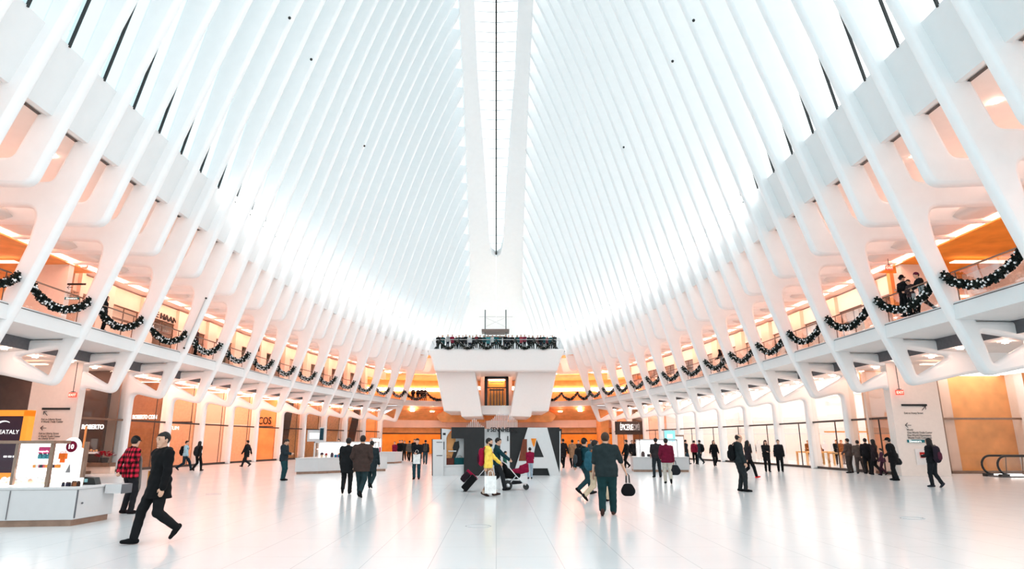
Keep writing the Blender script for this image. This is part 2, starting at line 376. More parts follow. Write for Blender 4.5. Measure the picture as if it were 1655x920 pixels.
for sg in (-1, 1):
    n = SIDE[sg]
    for k in range(2, 13):
        ya = kY(k)+.23; yb = kY(k+1)-.23; ym = (ya+yb)/2
        oa = B(sg, ya)+3.1; ob = B(sg, yb)+3.1
        # pane and frame of the shopfront
        w = st(mesh_obj('window_%d' % wn, [(sg*oa, ya, .12), (sg*ob, yb, .12), (sg*ob, yb, 5.4), (sg*oa, ya, 5.4)], [(0, 1, 2, 3)], GL if sg > 0 and k > 9 else GLS)); wn += 1
        f = MB(); tz = 2.8
        f.bar((sg*oa, ya, tz), (sg*ob, yb, tz), .12, .10); f.bar((sg*oa, ya, .07), (sg*ob, yb, .07), .14, .14)
        for t in (.36,) if sg > 0 else (() if k in (2, 7) else (.72,)): f.bar((sg*(oa+(ob-oa)*t), ya+(yb-ya)*t, .1), (sg*(oa+(ob-oa)*t), ya+(yb-ya)*t, tz if sg > 0 else 5.4), .05 if sg > 0 else .03, .05)
        f.build('frame', DARK if k > 2 or sg > 0 else BRASS, w)
        pm = (LEFTP if sg < 0 else RIGHTP).get(k)
        if pm:
            pt = st(sidebox(sg, 3.5, 11, yb+.1, yb+.36, 0, 5.3).build('wall_%s_partition' % n, pm))
            if sg < 0 and k in (4, 5, 6, 7, 8):   # panel joints and a lighter reveal
                q = MB(); bb = B(sg, yb)
                q.box(-bb-11, -bb-3.6, yb+.02, yb+.1, 2.9, 2.98); q.build('trim', DARK if k in (4, 7) else CREAM, pt)
    wallm = STONE if sg < 0 else CREAM
    st(run('wall_%s_shops_back' % n, sg, [(11, 0), (11, 5.4)], yr(34, 82), ORANGE if sg < 0 else CREAM))
    # upper gallery wall: piers, lintel, back wall of the upper shops
    st(run('wall_%s_upper_lintel' % n, sg, [(5.2, 9.7), (5.2, 10.75), (5.6, 10.75), (5.6, 9.7)], yr(34, 86), wallm, closed=True))
    st(run('wall_%s_upper_back' % n, sg, [(9.0, 6.6), (9.0, 10.8)], yr(12, 86), ORANGE if sg < 0 else CREAM))
    for k in range(3, 14):
        yp = kY(k)-.2
        st(sidebox(sg, 5.0, 9.0, yp-.75, yp+.75, 6.72, 10.7).build('pillar_%s_upper' % n, STONE if (k % 3 or sg > 0) else PINK))
        if k < 13:
            y1 = yp+.75; y2 = kY(k+1)-.95; o1 = B(sg, y1)+5.3; o2 = B(sg, y2)+5.3
            w = st(mesh_obj('window_%d' % wn, [(sg*o1, y1, 6.8), (sg*o2, y2, 6.8), (sg*o2, y2, 9.7), (sg*o1, y1, 9.7)], [(0, 1, 2, 3)], GLS)); wn += 1
            f = MB(); f.bar((sg*o1, y1, 8.9), (sg*o2, y2, 8.9), .08, .12); f.bar((sg*o1, y1, 9.68), (sg*o2, y2, 9.68), .1, .08)
            for t in (.02, .5, .98): f.bar((sg*(o1+(o2-o1)*t), y1+(y2-y1)*t, 6.75), (sg*(o1+(o2-o1)*t), y1+(y2-y1)*t, 9.7), .05)
            f.build('frame', BRASS, w)
            if sg > 0 and k in (3, 4, 5, 6, 7, 8) or sg < 0 and k in (3, 9):
                l = sidebox(sg, 8.4, 8.55, y1+.2, y2-.2, 8.0, 9.6).build('wall_light', COOL)
                tag(l, 'glowing white display wall inside the %s upper shop from the camera, %s gallery' % (ORD[k-3], n), 'light')
            elif sg < 0 and k in (6, 7, 8):
                st(sidebox(sg, 5.5, 5.7, y1+.8, y2-.1, 6.8, 9.6).build('wall_left_dark_panel', mat('olive_dark_panel', (.10, .085, .05), .3, spec=.5, noise=.3, scale=.6)))
    # near cross passage: side walls that face the hall end-on
    st(sidebox(sg, 3.2, 26, 35.2, 35.5, 0, 5.4).build('wall_%s_passage' % n, ORANGE if sg > 0 else BROWN))
    st(sidebox(sg, 5.0, 26, 34.3, 34.6, 6.7, 10.8).build('wall_%s_upper_passage' % n, ORANGE if sg > 0 else STONE))
    st(run('ceiling_%s_passage' % n, sg, [(4.2, 10.66), (26, 10.3)], yr(12, 34), ORANGE2 if sg > 0 else ORANGE))
    # sign piers, lower and upper
    st(sidebox(sg, 2.74, 5.15, kY(2)-.26, kY(2)+.26, 0, 5.5).build('pillar_%s_sign' % n, mat('sign_pier', (.86, .76, .70), .5, noise=.02)))
    st(sidebox(sg, 4.3, 6.4, kY(2)-.2, kY(2)+.2, 6.7, 10.8).build('pillar_%s_upper_sign' % n, mat('sign_pier', (.86, .76, .70), .5, noise=.02)))
    # warm lighting inside shops
    for k in range(2, 13):
        if sg > 0 and 2 <= k <= 9: continue
        l = sidebox(sg, 4.2, 7.5, kY(k)+.9, kY(k)+1.5, 5.22, 5.28).build('ceiling_light', WARMD)
        tag(l, 'warm ceiling light panel inside the %s ground floor shop on the %s' % (ORD[k-2], n), 'light')
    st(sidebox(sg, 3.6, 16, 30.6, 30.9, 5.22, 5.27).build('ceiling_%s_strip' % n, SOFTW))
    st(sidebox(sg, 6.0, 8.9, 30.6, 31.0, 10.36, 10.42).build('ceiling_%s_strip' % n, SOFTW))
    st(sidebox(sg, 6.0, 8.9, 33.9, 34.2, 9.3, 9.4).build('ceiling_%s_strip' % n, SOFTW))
    # downlights in the ceilings
    i = 0
    for k in range(-1, 13):
        for o, z, dy in ((nose(sg, kY(k), 13.2)-B(sg, kY(k))+2.9, 13.27, 1.1), (3.1, 5.4, 1.2), (2.75, 5.44, 3.2)):
            y = kY(k)+dy; d = MB().lathe([(.11, 0), (.11, .03)], (sg*(B(sg, y)+o), y, z-.03), 10).build('downlight', LAMP)
            tag(d, ['small round downlight in the upper soffit behind the white fascia', 'small round downlight in the arcade ceiling beside the shopfronts', 'small round downlight in the arcade ceiling beside the dark grilles'][i % 3], 'downlight', ['upper soffit downlights', 'shopfront downlights', 'grille downlights'][i % 3]); i += 1
    for q, (y, o) in enumerate(((20, 8), (24, 8), (28, 8), (22, 13), (26, 13))):
        d = MB().lathe([(.13, 0), (.13, .03)], (sg*(B(sg, y)+o), y, 10.66-(o-4.2)*.0165-.05), 10).build('downlight', LAMP)
        tag(d, 'round downlight in the wooden ceiling over the near gallery passages', 'downlight', 'passage downlights')
# bright store on the right: luminous ceiling strips, floor-level walls
for k in range(2, 10):
    mb = MB(); b = B(1, kY(k)+2)
    for q in range(7): mb.box(b+3.9, b+10.6, kY(k)+.25+q*.58, kY(k)+.60+q*.58, 5.12, 5.2)
    tag(mb.build('ceiling_light', COOL), 'luminous white ceiling strips inside the %s bay of the bright store' % ORD[k-2], 'light', 'bright store ceiling lights')
st(sidebox(1, 3.5, 11, kY(10)-.5, kY(10)-.3, 0, 5.3).build('wall_right_partition', CREAM))
# ------------------------------------------------------------------ far end: curved balcony, wooden walls, lower concourse
EDGE = [(-11.6, 80.6), (-10.2, 82.0), (-8, 83.4), (-5, 84.4), (0, 84.9), (5, 84.4), (8, 83.4), (10.2, 82.0), (11.8, 80.6)]
def far(name, prof, m, smooth=None):
    """profile [(setback, z)] swept along the curved far edge"""
    V = []; F = []; n = len(prof)
    for x, y in EDGE: V += [(x*(1+.10*s), y+s, z) for s, z in prof]
    for i in range(len(EDGE)-1):
        for q in range(n-1): a = i*n+q; F.append((a, a+n, a+n+1, a+1))
    return st(mesh_obj(name, V, F, m, smooth=smooth))
far('floor_far_gallery', [(9, 6.7), (0, 6.7), (0, 6.05), (.6, 6.0)], SOFFIT)
far('ceiling_far_lower', [(.6, 6.0), (1.2, 5.75), (1.25, 5.55), (3.6, 4.4)], ORANGE)
far('wall_far_band', [(3.6, 4.4), (3.7, 3.45), (4.3, 3.4)], PINK)
far('wall_far_beam', [(4.3, 3.4), (4.4, 2.75), (5.2, 2.7)], ORANGE)
far('ceiling_far_recess', [(4.3, 3.6), (7.1, 3.6)], ORANGE)
far('trim_far_line', [(4.38, 2.74), (4.4, 2.6), (5.3, 2.6)], DARK)
far('wall_far_lower', [(7.0, 3.6), (7.0, 0)], ORANGE2)
far('ceiling_far_fill', [(4.7, 3.45), (6.2, 3.45)], FARC)  # hidden glowing strip added behind the beam to brighten the far wall
far('ceiling_far_upper', [(0.2, 12.6), (2.5, 12.4), (4.5, 11.2)], ORANGE)
far('ceiling_far_step', [(4.5, 11.2), (4.7, 10.6), (9, 10.2)], ORANGE)
far('wall_far_spandrel', [(.2, 15.0), (.2, 12.6)], PANEL)
far('wall_far_upper', [(9, 10.4), (9, 6.7)], ORANGE)
far('ceiling_far_strip', [(4.4, 11.1), (4.55, 10.7)], WARMD)
far('ceiling_far_strip', [(8.8, 9.1), (8.85, 8.7)], WARMD)
for q, (x, y) in enumerate([(-10.8, 83.6), (-8.4, 85.1), (-5.5, 86.1), (5.5, 86.1), (8.4, 85.1), (10.8, 83.6)]):
    tag(MB().lathe([(.26, 0), (.26, .03)], (x, y, 5.42), 10).build('downlight', LAMP), '%s downlight from the left in the wooden soffit of the far balcony' % ORD[q], 'downlight', 'recessed downlights')
for q, (x, y) in enumerate([(-9.5, 84.0), (-7, 85.2), (7, 85.2), (9.5, 84.0)]):
    tag(MB().lathe([(.14, 0), (.14, .03)], (x, y, 12.2), 10).build('downlight', LAMP), '%s downlight from the left in the wooden ceiling above the far gallery' % ORD[q], 'downlight', 'recessed downlights')
# rounded wooden bulkhead under the far soffit (right of the platform)
P = rpoly([(1.5, 4.1, 0), (7.2, 4.1, .55), (7.9, 4.9, .5), (6.6, 5.65, .4), (1.5, 5.65, 0)])
st(MB().prism_y(P, 84.5, 86.5).build('beam_far_bulkhead', ORANGE, smooth=.6))
st(MB().prism_y([(-x, z) for x, z in P], 84.5, 86.5).build('beam_far_bulkhead', ORANGE, smooth=.6))
# wooden piers either side of the far opening
st(MB().box(13.2, 14.2, 82.2, 86, 0, 5.6).build('pillar_far', ORANGE))
# ------------------------------------------------------------------ overlook platform with the lift between its legs
PW = mat('platform_white', (.86, .85, .84), .5, noise=.01)
plat = MB(); plat.prism_y([(-7.75, 11.9), (-7.75, 11.45), (-7.45, 11.0), (-6.95, 9.35), (6.95, 9.35), (7.45, 11.0), (7.75, 11.45), (7.75, 11.9)], 72.2, 98)
p0 = st(plat.build('floor_overlook', PW, bevel=.18))
for sg in (-1, 1):
    P = [(-6.95, 9.4), (-5.95, 4.95), (-4.05, 4.95), (-3.95, 4.35), (-1.55, 4.4), (-1.75, 5.5), (-2.45, 9.4)]
    st(MB().prism_y([(sg*x if sg < 0 else -x, z) for x, z in P] if sg > 0 else P, 73.6, 86).build('pillar_overlook_leg', PW, bevel=.08))
st(MB().box(-1.8, 1.8, 76.5, 80, 4.75, 5.75).build('beam_overlook_lintel', PW))
lift = thing('glass_lift', 'glazed lift with dark frame between the white legs of the overlook', 'lift', (0.05, 79.3, 5.75))
f = MB()
for x in (-1.3, 1.3):
    f.box(x-.16, x+.16, -.9, -.6, 0, 3.6)
f.box(-1.46, 1.46, -.9, -.6, 3.3, 3.6); f.box(-1.46, 1.46, -.95, .9, -.0, .12); f.box(-1.46, 1.46, -.9, -.7, 2.2, 2.32)
f.build('frame', BLACK, lift)
MB().box(-1.1, 1.1, -.72, -.70, .12, 3.3).build('glass_front', GL, lift)
MB().box(-1.0, 1.0, -.55, .15, 3.2, 3.25).build('added_cabin_light', WARMD, lift); c = MB(); c.box(-1.0, 1.0, .2, .4, .12, 3.2); c.build('car_back', ORANGE2, lift)  # lamp added under the cabin roof to brighten the lift interior
c = MB()
for x in (-.75, -.35, .02, .35, .75): c.box(x-.05, x+.05, -.1, .0, .12, 2.2)
c.box(-.9, .9, -.1, 0, 1.95, 2.15); c.box(-.9, .9, -.1, 0, 2.9, 3.0); c.build('car_door', DARK, lift)
for sg in (-1, 1):
    st(MB().box(*sorted((sg*1.5, sg*1.95)), 79.5, 79.8, 5.75, 9.4).build('wall_lift_reveal', PINK))
    tag(MB().box(*sorted((sg*1.98, sg*2.3)), 80.5, 80.6, 7.9, 8.3).build('wall_light', WARMD), 'small bright panel to the %s of the glass lift' % ('right' if sg > 0 else 'left'), 'light')
st(MB().box(-6.5, 6.5, 75.2, 78.5, 11.9, 12.4).build('floor_overlook_step', PW)); st(MB().box(-4, 4, 84.0, 84.3, 5, 9.4).build('wall_lift_back', ORANGE))
# portal of the lift on top of the overlook
por = thing('lift_portal', 'brown lift portal with two tall masts at the back of the overlook', 'portal', (-0.1, 80.5, 11.9))
f = MB(); f.box(-1.75, 1.75, -.6, 1.2, 3.25, 3.6); f.build('canopy', mat('taupe_metal', (.20, .15, .13), .5), por)
f = MB(); f.box(-1.1, -.95, -.2, 0, 0, 2.6); f.box(.95, 1.1, -.2, 0, 0, 2.6); f.box(-1.2, 1.2, -.2, 0, 2.5, 2.75); f.box(-1.2, 1.2, -.2, 0, 2.95, 3.02); f.build('door_frame', mat('taupe_metal', (.2, .15, .13)), por)
MB().box(-.95, .95, -.12, -.10, 0, 2.5).build('door', GL, por)
for x in (-1.32, 1.35): MB().tube([(x, 0, 0), (x, 0, 6.2)], .07, 6).build('mast', mat('slate_metal', (.12, .15, .15)), por)
f = MB(); f.bar((-2.1, 0, 5.3), (2.2, 0, 5.3), .05, .05)
f.bar((-1.3, 0, 5.2), (1.3, 0, 4.0), .03); f.bar((1.3, 0, 5.2), (-1.3, 0, 4.0), .03); f.build('brace', mat('pale_steel', (.55, .56, .56)), por)
st(MB().box(-5.6, 5.6, 88, 88.3, 15.1, 15.5).build('beam_far_grey', mat('pale_grey', (.42, .43, .44))))
# dark sensor dots high on the vault
for px, py in ((468, 29), (503, 96), (589, 236), (1121, 33), (1087, 99), (1008, 238)):
    sg = -1 if px < CX else 1
    for y in np.arange(25, 85, .05):
        X, Z = fy(px, py, y)
        if abs(X) >= nose(sg, y, Z)-.1: break
    tag(MB().ball((X, y, Z), .09, 8, 6).build('sensor', BLACK), 'tiny black sensor dot high on the white vault ribs', 'sensor', 'vault sensors')
# ------------------------------------------------------------------ people: bodies and clothes grown from smooth-blended tapering limbs
def _surf(prims, vox, k=.03, cuts=(), fold=0.0):
    """prims: (a, b, ra, rb, flat axis or None, flat factor). Returns vertices and quads of the blended surface."""
    lo = np.min([np.minimum(np.array(p[0])-p[2], np.array(p[1])-p[3]) for p in prims], 0) - vox*3
    hi = np.max([np.maximum(np.array(p[0])+p[2], np.array(p[1])+p[3]) for p in prims], 0) + vox*3
    n = np.ceil((hi-lo)/vox).astype(int)+1
    D = np.full(n, .5, np.float32); ax = [lo[i]+vox*np.arange(n[i]) for i in range(3)]
    for p in prims:
        a = np.array(p[0], float); b = np.array(p[1], float); ra, rb = p[2], p[3]
        mg = max(ra, rb)+k+vox*2
        i0 = np.maximum(((np.minimum(a, b)-mg-lo)/vox).astype(int), 0); i1 = np.minimum(((np.maximum(a, b)+mg-lo)/vox).astype(int)+2, n)
        X, Y, Z = np.meshgrid(ax[0][i0[0]:i1[0]], ax[1][i0[1]:i1[1]], ax[2][i0[2]:i1[2]], indexing='ij')
        ba = b-a; L = max(ba @ ba, 1e-9)
        px, py, pz = X-a[0], Y-a[1], Z-a[2]
        t = np.clip((px*ba[0]+py*ba[1]+pz*ba[2])/L, 0, 1)
        qx, qy, qz = px-t*ba[0], py-t*ba[1], pz-t*ba[2]
        f = 1.0
        if p[4] is not None:
            nx = p[4]; f = p[5]; d = (qx*nx[0]+qy*nx[1]+qz*nx[2])*(1/f-1)
            qx, qy, qz = qx+d*nx[0], qy+d*nx[1], qz+d*nx[2]
        d = (np.sqrt(qx*qx+qy*qy+qz*qz)-(ra+(rb-ra)*t))*min(1, f*1.15)
        s = (slice(i0[0], i1[0]), slice(i0[1], i1[1]), slice(i0[2], i1[2])); c = D[s]
        h = np.clip(.5+.5*(c-d)/k, 0, 1); D[s] = c+(d-c)*h-k*h*(1-h)
    X, Y, Z = np.meshgrid(*ax, indexing='ij')
    if fold: D += fold*(np.sin(31*Z+17*X+9*Y)*np.sin(23*X-13*Z+21*Y)+.6*np.sin(47*Z-29*Y+11*X))
    for c in cuts: D = np.maximum(D, c(X, Y, Z))
    D[0] = D[-1] = 1; D[:, 0] = D[:, -1] = 1; D[:, :, 0] = D[:, :, -1] = 1
    G = D < 0
    m = np.array(G.shape)-1
    cnt = np.zeros(m); acc = np.zeros((*m, 3))
    cor = [(i, j, l) for i in (0, 1) for j in (0, 1) for l in (0, 1)]
    sl = lambda o: tuple(slice(o[q], o[q]+m[q]) for q in range(3))
    occ = sum(G[sl(o)].astype(np.int8) for o in cor); act = (occ > 0) & (occ < 8)
    I = np.argwhere(act); idx = -np.ones(m, int); idx[act] = np.arange(len(I))
    ac = np.zeros((len(I), 3)); cn = np.zeros(len(I))
    for o in cor:
        for q in range(3):
            if o[q]: continue
            o2 = list(o); o2[q] = 1
            d1 = D[I[:, 0]+o[0], I[:, 1]+o[1], I[:, 2]+o[2]]; d2 = D[I[:, 0]+o2[0], I[:, 1]+o2[1], I[:, 2]+o2[2]]
            x = (d1 < 0) != (d2 < 0); t = np.where(x, d1/np.where(x, d1-d2, 1), 0)
            pt = np.tile(np.array(o, float), (len(I), 1)); pt[:, q] = t
            ac[x] += pt[x]; cn[x] += 1
    V = lo+vox*(I+ac/cn[:, None])
    F = []
    for q in range(3):
        a, b = (q+1) % 3, (q+2) % 3
        s1 = [slice(0, None)]*3; s2 = [slice(0, None)]*3; s1[q] = slice(0, -1); s2[q] = slice(1, None)
        g1, g2 = G[tuple(s1)], G[tuple(s2)]
        for sign, M in ((1, g1 & ~g2), (-1, ~g1 & g2)):
            E = np.argwhere(M)
            if not len(E): continue
            def at(da, db): J = E.copy(); J[:, a] -= da; J[:, b] -= db; return idx[J[:, 0], J[:, 1], J[:, 2]]
            Q = np.stack([at(0, 0), at(1, 0), at(1, 1), at(0, 1)], 1)
            F.append(Q if sign > 0 else Q[:, ::-1])
    return V, np.concatenate(F)
def blob(name, prims, vox, m, parent, k=.03, cuts=(), fold=0.0, M=None):
    V, F = _surf(prims, vox, k, cuts, fold)
    me = bpy.data.meshes.new(name); me.vertices.add(len(V)); me.vertices.foreach_set('co', V.ravel())
    me.loops.add(F.size); me.loops.foreach_set('vertex_index', F.ravel().astype(np.int32))
    me.polygons.add(len(F)); me.polygons.foreach_set('loop_start', np.arange(0, F.size, 4, dtype=np.int32))
    me.polygons.foreach_set('loop_total', np.full(len(F), 4, np.int32)); me.polygons.foreach_set('use_smooth', np.ones(len(F), bool))
    me.update(); me.validate()
    return fin(name, me, m, parent)
def V3(*a): return np.array(a, float)
def unit(v): return v/max(np.linalg.norm(v), 1e-9)
def ik(a, t, l1, l2, pole):
    d = t-a; L = np.linalg.norm(d)
    if L > (l1+l2)*.995: t = a+d*((l1+l2)*.995/L); d = t-a; L = np.linalg.norm(d)
    u = d/L; p = unit(pole-u*(pole @ u)); c = (l1*l1+L*L-l2*l2)/(2*l1*L); c = max(-1, min(1, c))
    return a+u*l1*c+p*l1*math.sqrt(1-c*c), t
CLO = {}
def cloth(c, rough=.85):
    """fabric of one colour (sRGB 0-255)"""
    key = tuple(c)
    if key not in CLO:
        lin = [((x/255+.055)/1.055)**2.4 if x > 10 else x/255/12.92 for x in c]
        CLO[key] = mat('fabric_%d_%d_%d' % key, lin, rough, spec=.15, noise=.14, scale=9)
    return CLO[key]
BLK = (16, 17, 19); CHAR = (34, 36, 39); NAVY = (24, 34, 46); TEAL = (22, 62, 66); DTEAL = (28, 46, 50); BRN = (62, 44, 38); TAN = (150, 104, 70); MAROON = (120, 22, 48)
KHAKI = (196, 176, 150); GREYC = (98, 98, 100); JEANS = (44, 66, 76); LJEANS = (150, 165, 178); WHT = (225, 225, 225); OLIVE = (52, 44, 34); YEL = (244, 208, 92); RED = (190, 28, 40)
SKIN = mat('skin', (.62, .36, .25), .55, noise=.05); SKIN2 = mat('tan_skin', (.46, .25, .16), .55, noise=.05)
HAIR = mat('dark_hair', (.012, .009, .008), .6, noise=.3, scale=40); HAIRB = mat('brown_hair', (.05, .025, .015), .6, noise=.3, scale=40); HAIRG = mat('grey_hair', (.25, .23, .22), .6, noise=.2, scale=40)
LIPS = mat('lips', (.42, .15, .12), .5)
def plaid():
    m = mat('red_black_plaid', (.3, .02, .03), .85, spec=.1); nt = m.node_tree; b = nt.nodes['Principled BSDF']
    t = nt.nodes.new('ShaderNodeTexCoord'); sp = nt.nodes.new('ShaderNodeSeparateXYZ'); nt.links.new(t.outputs['Object'], sp.inputs[0])
    ad = nt.nodes.new('ShaderNodeMath'); nt.links.new(sp.outputs['X'], ad.inputs[0]); nt.links.new(sp.outputs['Y'], ad.inputs[1])
    fs = []
    for src in (ad.outputs[0], sp.outputs['Z']):
        w = nt.nodes.new('ShaderNodeMath'); w.operation = 'MULTIPLY'; w.inputs[1].default_value = 8.5; nt.links.new(src, w.inputs[0])
        f = nt.nodes.new('ShaderNodeMath'); f.operation = 'FRACT'; nt.links.new(w.outputs[0], f.inputs[0])
        g = nt.nodes.new('ShaderNodeMath'); g.operation = 'GREATER_THAN'; g.inputs[1].default_value = .5; nt.links.new(f.outputs[0], g.inputs[0]); fs.append(g)
    s = nt.nodes.new('ShaderNodeMath'); nt.links.new(fs[0].outputs[0], s.inputs[0]); nt.links.new(fs[1].outputs[0], s.inputs[1])
    h = nt.nodes.new('ShaderNodeMath'); h.operation = 'MULTIPLY'; h.inputs[1].default_value = .5; nt.links.new(s.outputs[0], h.inputs[0])
    r = nt.nodes.new('ShaderNodeValToRGB'); r.color_ramp.interpolation = 'CONSTANT'
    r.color_ramp.elements[0].color = (.55, .02, .05, 1); r.color_ramp.elements[1].position = .4; r.color_ramp.elements[1].color = (.14, .008, .014, 1)
    e = r.color_ramp.elements.new(.9); e.color = (.006, .004, .005, 1)
    nt.links.new(h.outputs[0], r.inputs[0]); nt.links.new(r.outputs[0], b.inputs['Base Color'])
    return m
PLAID = plaid()
def camo():
    m = mat('brown_camouflage', (.3, .2, .15), .85, spec=.1); nt = m.node_tree; r = [n for n in nt.nodes if n.type == 'VALTORGB'][0]; r.color_ramp.interpolation = 'CONSTANT'
    r.color_ramp.elements[0].color = (.16, .09, .06, 1); r.color_ramp.elements[0].position = 0; r.color_ramp.elements[1].color = (.42, .27, .19, 1); r.color_ramp.elements[1].position = .46
    e = r.color_ramp.elements.new(.58); e.color = (.60, .45, .36, 1); return m
CAMO = camo()
STAND = dict(fl=(-.10, .0), fr=(.10, .03), hl=(-.25, .03, .80), hr=(.25, .03, .80))
def WALK(a=.30, s=1):   # stride; s=+1 right foot forward
    f = dict(fl=(-.08, -a*1.0, .10, 38), fr=(.08, a, .0, -12), hl=(-.24, .22, .86), hr=(.24, -.20, .86))
    if s < 0: f = dict(fl=(-.08, a, 0, -12), fr=(.08, -a*1.0, .10, 38), hl=(-.24, -.20, .86), hr=(.24, .22, .86))
    return f
PHONE = dict(fl=(-.10, .0), fr=(.10, .04), hl=(-.05, .30, 1.10), hr=(.07, .32, 1.12))
POCKET = dict(fl=(-.11, .0), fr=(.11, .02), hl=(-.21, .12, .93), hr=(.21, .12, .93))
PUSH = dict(fl=(-.08, -.30, .1, 38), fr=(.08, .26, 0, -10), hl=(-.19, .44, 1.0), hr=(.19, .44, 1.0))
def person(label, x, y, yaw=0, h=1.74, pose=STAND, top=BLK, hem=.86, legs=BLK, shoes=BLK, hair='short', hm=HAIR, skin=SKIN, girth=1.0, lean=0, head=(0, 0), q=1,
           z0=0.0, group=None, sleeve=True, hood=None, hat=None, puff=1.0, leg_g=1.14, scarf=None, sit=None, skirt=1.0, collar=None, beard=False):
    s = h/1.74; root = thing('person', label, 'person', (x, y, z0), math.radians(yaw), group)
    vb, vg, vl = {3: (.0075, .011, .012), 2: (.011, .015, .015), 1: (.018, .022, .022), 0: (.03, .034, .034)}[q]
    kk = .03 if q else .04
    P = dict(STAND); P.update(pose); l1, l2 = .435, .42
    feet = {}
    for c in 'lr':
        f = P['f'+c]; feet[c] = V3(f[0], f[1], .085+(f[2] if len(f) > 2 else 0)); feet['p'+c] = math.radians(f[3] if len(f) > 3 else 0)
    pz = sit if sit else min(min(feet[c][2]+math.sqrt(max((l1+l2)**2*.985-(feet[c][0]-(.09 if c == 'r' else -.09))**2-feet[c][1]**2, .1)) for c in 'lr')+.03, .955)
    pel = V3(0, 0, pz); R = Matrix.Rotation(-math.radians(lean), 3, 'X'); Rn = np.array(R)
    def T(*v): return pel+Rn @ V3(*v)
    J = {}
    for c, sg in (('l', -1), ('r', 1)):
        hip = V3(sg*.09, 0, pz-.03); kn, an = ik(hip, feet[c], l1, l2, V3(sg*.12, 1, 0)); J['hip'+c], J['kn'+c], J['an'+c] = hip, kn, an
        sh = T(sg*.172*min(girth, 1.15), 0, .448); tg = V3(*P['h'+c]); tg[2] += pz-.955
        po = P.get('po'+c, (sg*.5, -1, -.4)); el, wr = ik(sh, tg, .285, .25, V3(*po)); J['sh'+c], J['el'+c], J['wr'+c] = sh, el, wr
    neck = T(0, -.005, .515); hy, hp = math.radians(head[0]), math.radians(head[1])
    Rh = np.array(Matrix.Rotation(-hy, 3, 'Z') @ Matrix.Rotation(-hp-math.radians(lean)*.4, 3, 'X'))
    hc = neck+Rn @ V3(0, .02, .03)+Rh @ V3(0, .012, .112)
    Hh = lambda *v: hc+Rh @ V3(*v)
    fw = V3(0, 1, 0); Hx, Hy, Hz = Rh @ V3(1, 0, 0), Rh @ V3(0, 1, 0), Rh @ V3(0, 0, 1)
    g = girth
    # ---- one continuous body: head, neck, trunk, limbs, hands
    b = [(Hh(0, -.012, .025), Hh(0, .012, .02), .100, .093, Hx, .84), (Hh(0, .03, -.03), Hh(0, .047, -.082), .068, .042, None, 1), (neck-V3(0, 0, .06), Hh(0, -.02, -.06), .060, .056, None, 1),
         (T(0, 0, .05), T(0, 0, .34), .12*g, .135*g, fw, .66), (T(-.13, 0, .435), T(.13, 0, .435), .05, .05, None, 1), (J['hipl'], J['hipr'], .09*g, .09*g, None, 1)]
    if q >= 2:
        b += [(Hh(0, .088, .0), Hh(0, .103, -.022), .007, .0115, None, 1), (Hh(-.045, .075, .03), Hh(.045, .075, .03), .018, .018, None, 1)]
        for sg in (-1, 1): b += [(Hh(sg*.083, -.008, .015), Hh(sg*.086, -.006, -.022), .015, .011, Hx, .5)]
    for c, sg in (('l', -1), ('r', 1)):
        b += [(J['hip'+c], J['kn'+c], .07, .05, None, 1), (J['kn'+c], J['an'+c], .05, .036, None, 1), (J['sh'+c], J['el'+c], .045, .036, None, 1), (J['el'+c], J['wr'+c], .037, .026, None, 1)]
        fa = unit(J['wr'+c]-J['el'+c]); side = unit(np.cross(fa, V3(sg, .3, 0)));
        if np.linalg.norm(side) < .5: side = V3(0, 1, 0)
        nrm = unit(np.cross(fa, side)); w = J['wr'+c]
        if q >= 2:
            b += [(w+fa*.01, w+fa*.07, .030, .036, nrm, .45)]
            inw = nrm*(-1 if nrm[0]*sg > 0 else 1)
            for i, (o, ln) in enumerate(((-.028, .062), (-.010, .072), (.009, .068), (.027, .054))):
                a0 = w+fa*.075+side*o; a1 = a0+fa*ln*.55+inw*ln*.12; a2 = a1+fa*ln*.42+inw*ln*.32
                b += [(a0, a1, .0095, .0085, None, 1), (a1, a2, .0085, .007, None, 1)]
            a0 = w+fa*.025+side*.03; a1 = a0+fa*.03+side*.02+inw*.012; b += [(a0, a1, .013, .011, None, 1), (a1, a1+fa*.03+inw*.012, .011, .008, None, 1)]
        else: b += [(w, w+fa*.13, .03, .022, None, 1)]
    sc1 = lambda L: [(np.array(p[0])*s, np.array(p[1])*s, p[2]*s, p[3]*s, p[4], p[5]) for p in L]
    blob('body', sc1(b), vb, skin, root, k=.012 if q >= 2 else .02)
    # ---- trousers
    t = [(J['hipl']+V3(0, 0, .03), J['hipr']+V3(0, 0, .03), .115*g, .115*g, fw, .92), (T(0, 0, .0), T(0, 0, .1), .15*g, .145*g, fw, .74)]
    for c in 'lr':
        u = unit(J['an'+c]-J['kn'+c])
        t += [(J['hip'+c], J['kn'+c], .092*leg_g*min(g, 1.15), .068*leg_g, None, 1), (J['kn'+c], J['an'+c]-u*.01, .068*leg_g, .056*leg_g, None, 1)]
    blob('trousers', sc1(t), vl, cloth(legs) if isinstance(legs, tuple) else legs, root, k=kk*.7, fold=.0035*s if q else 0)
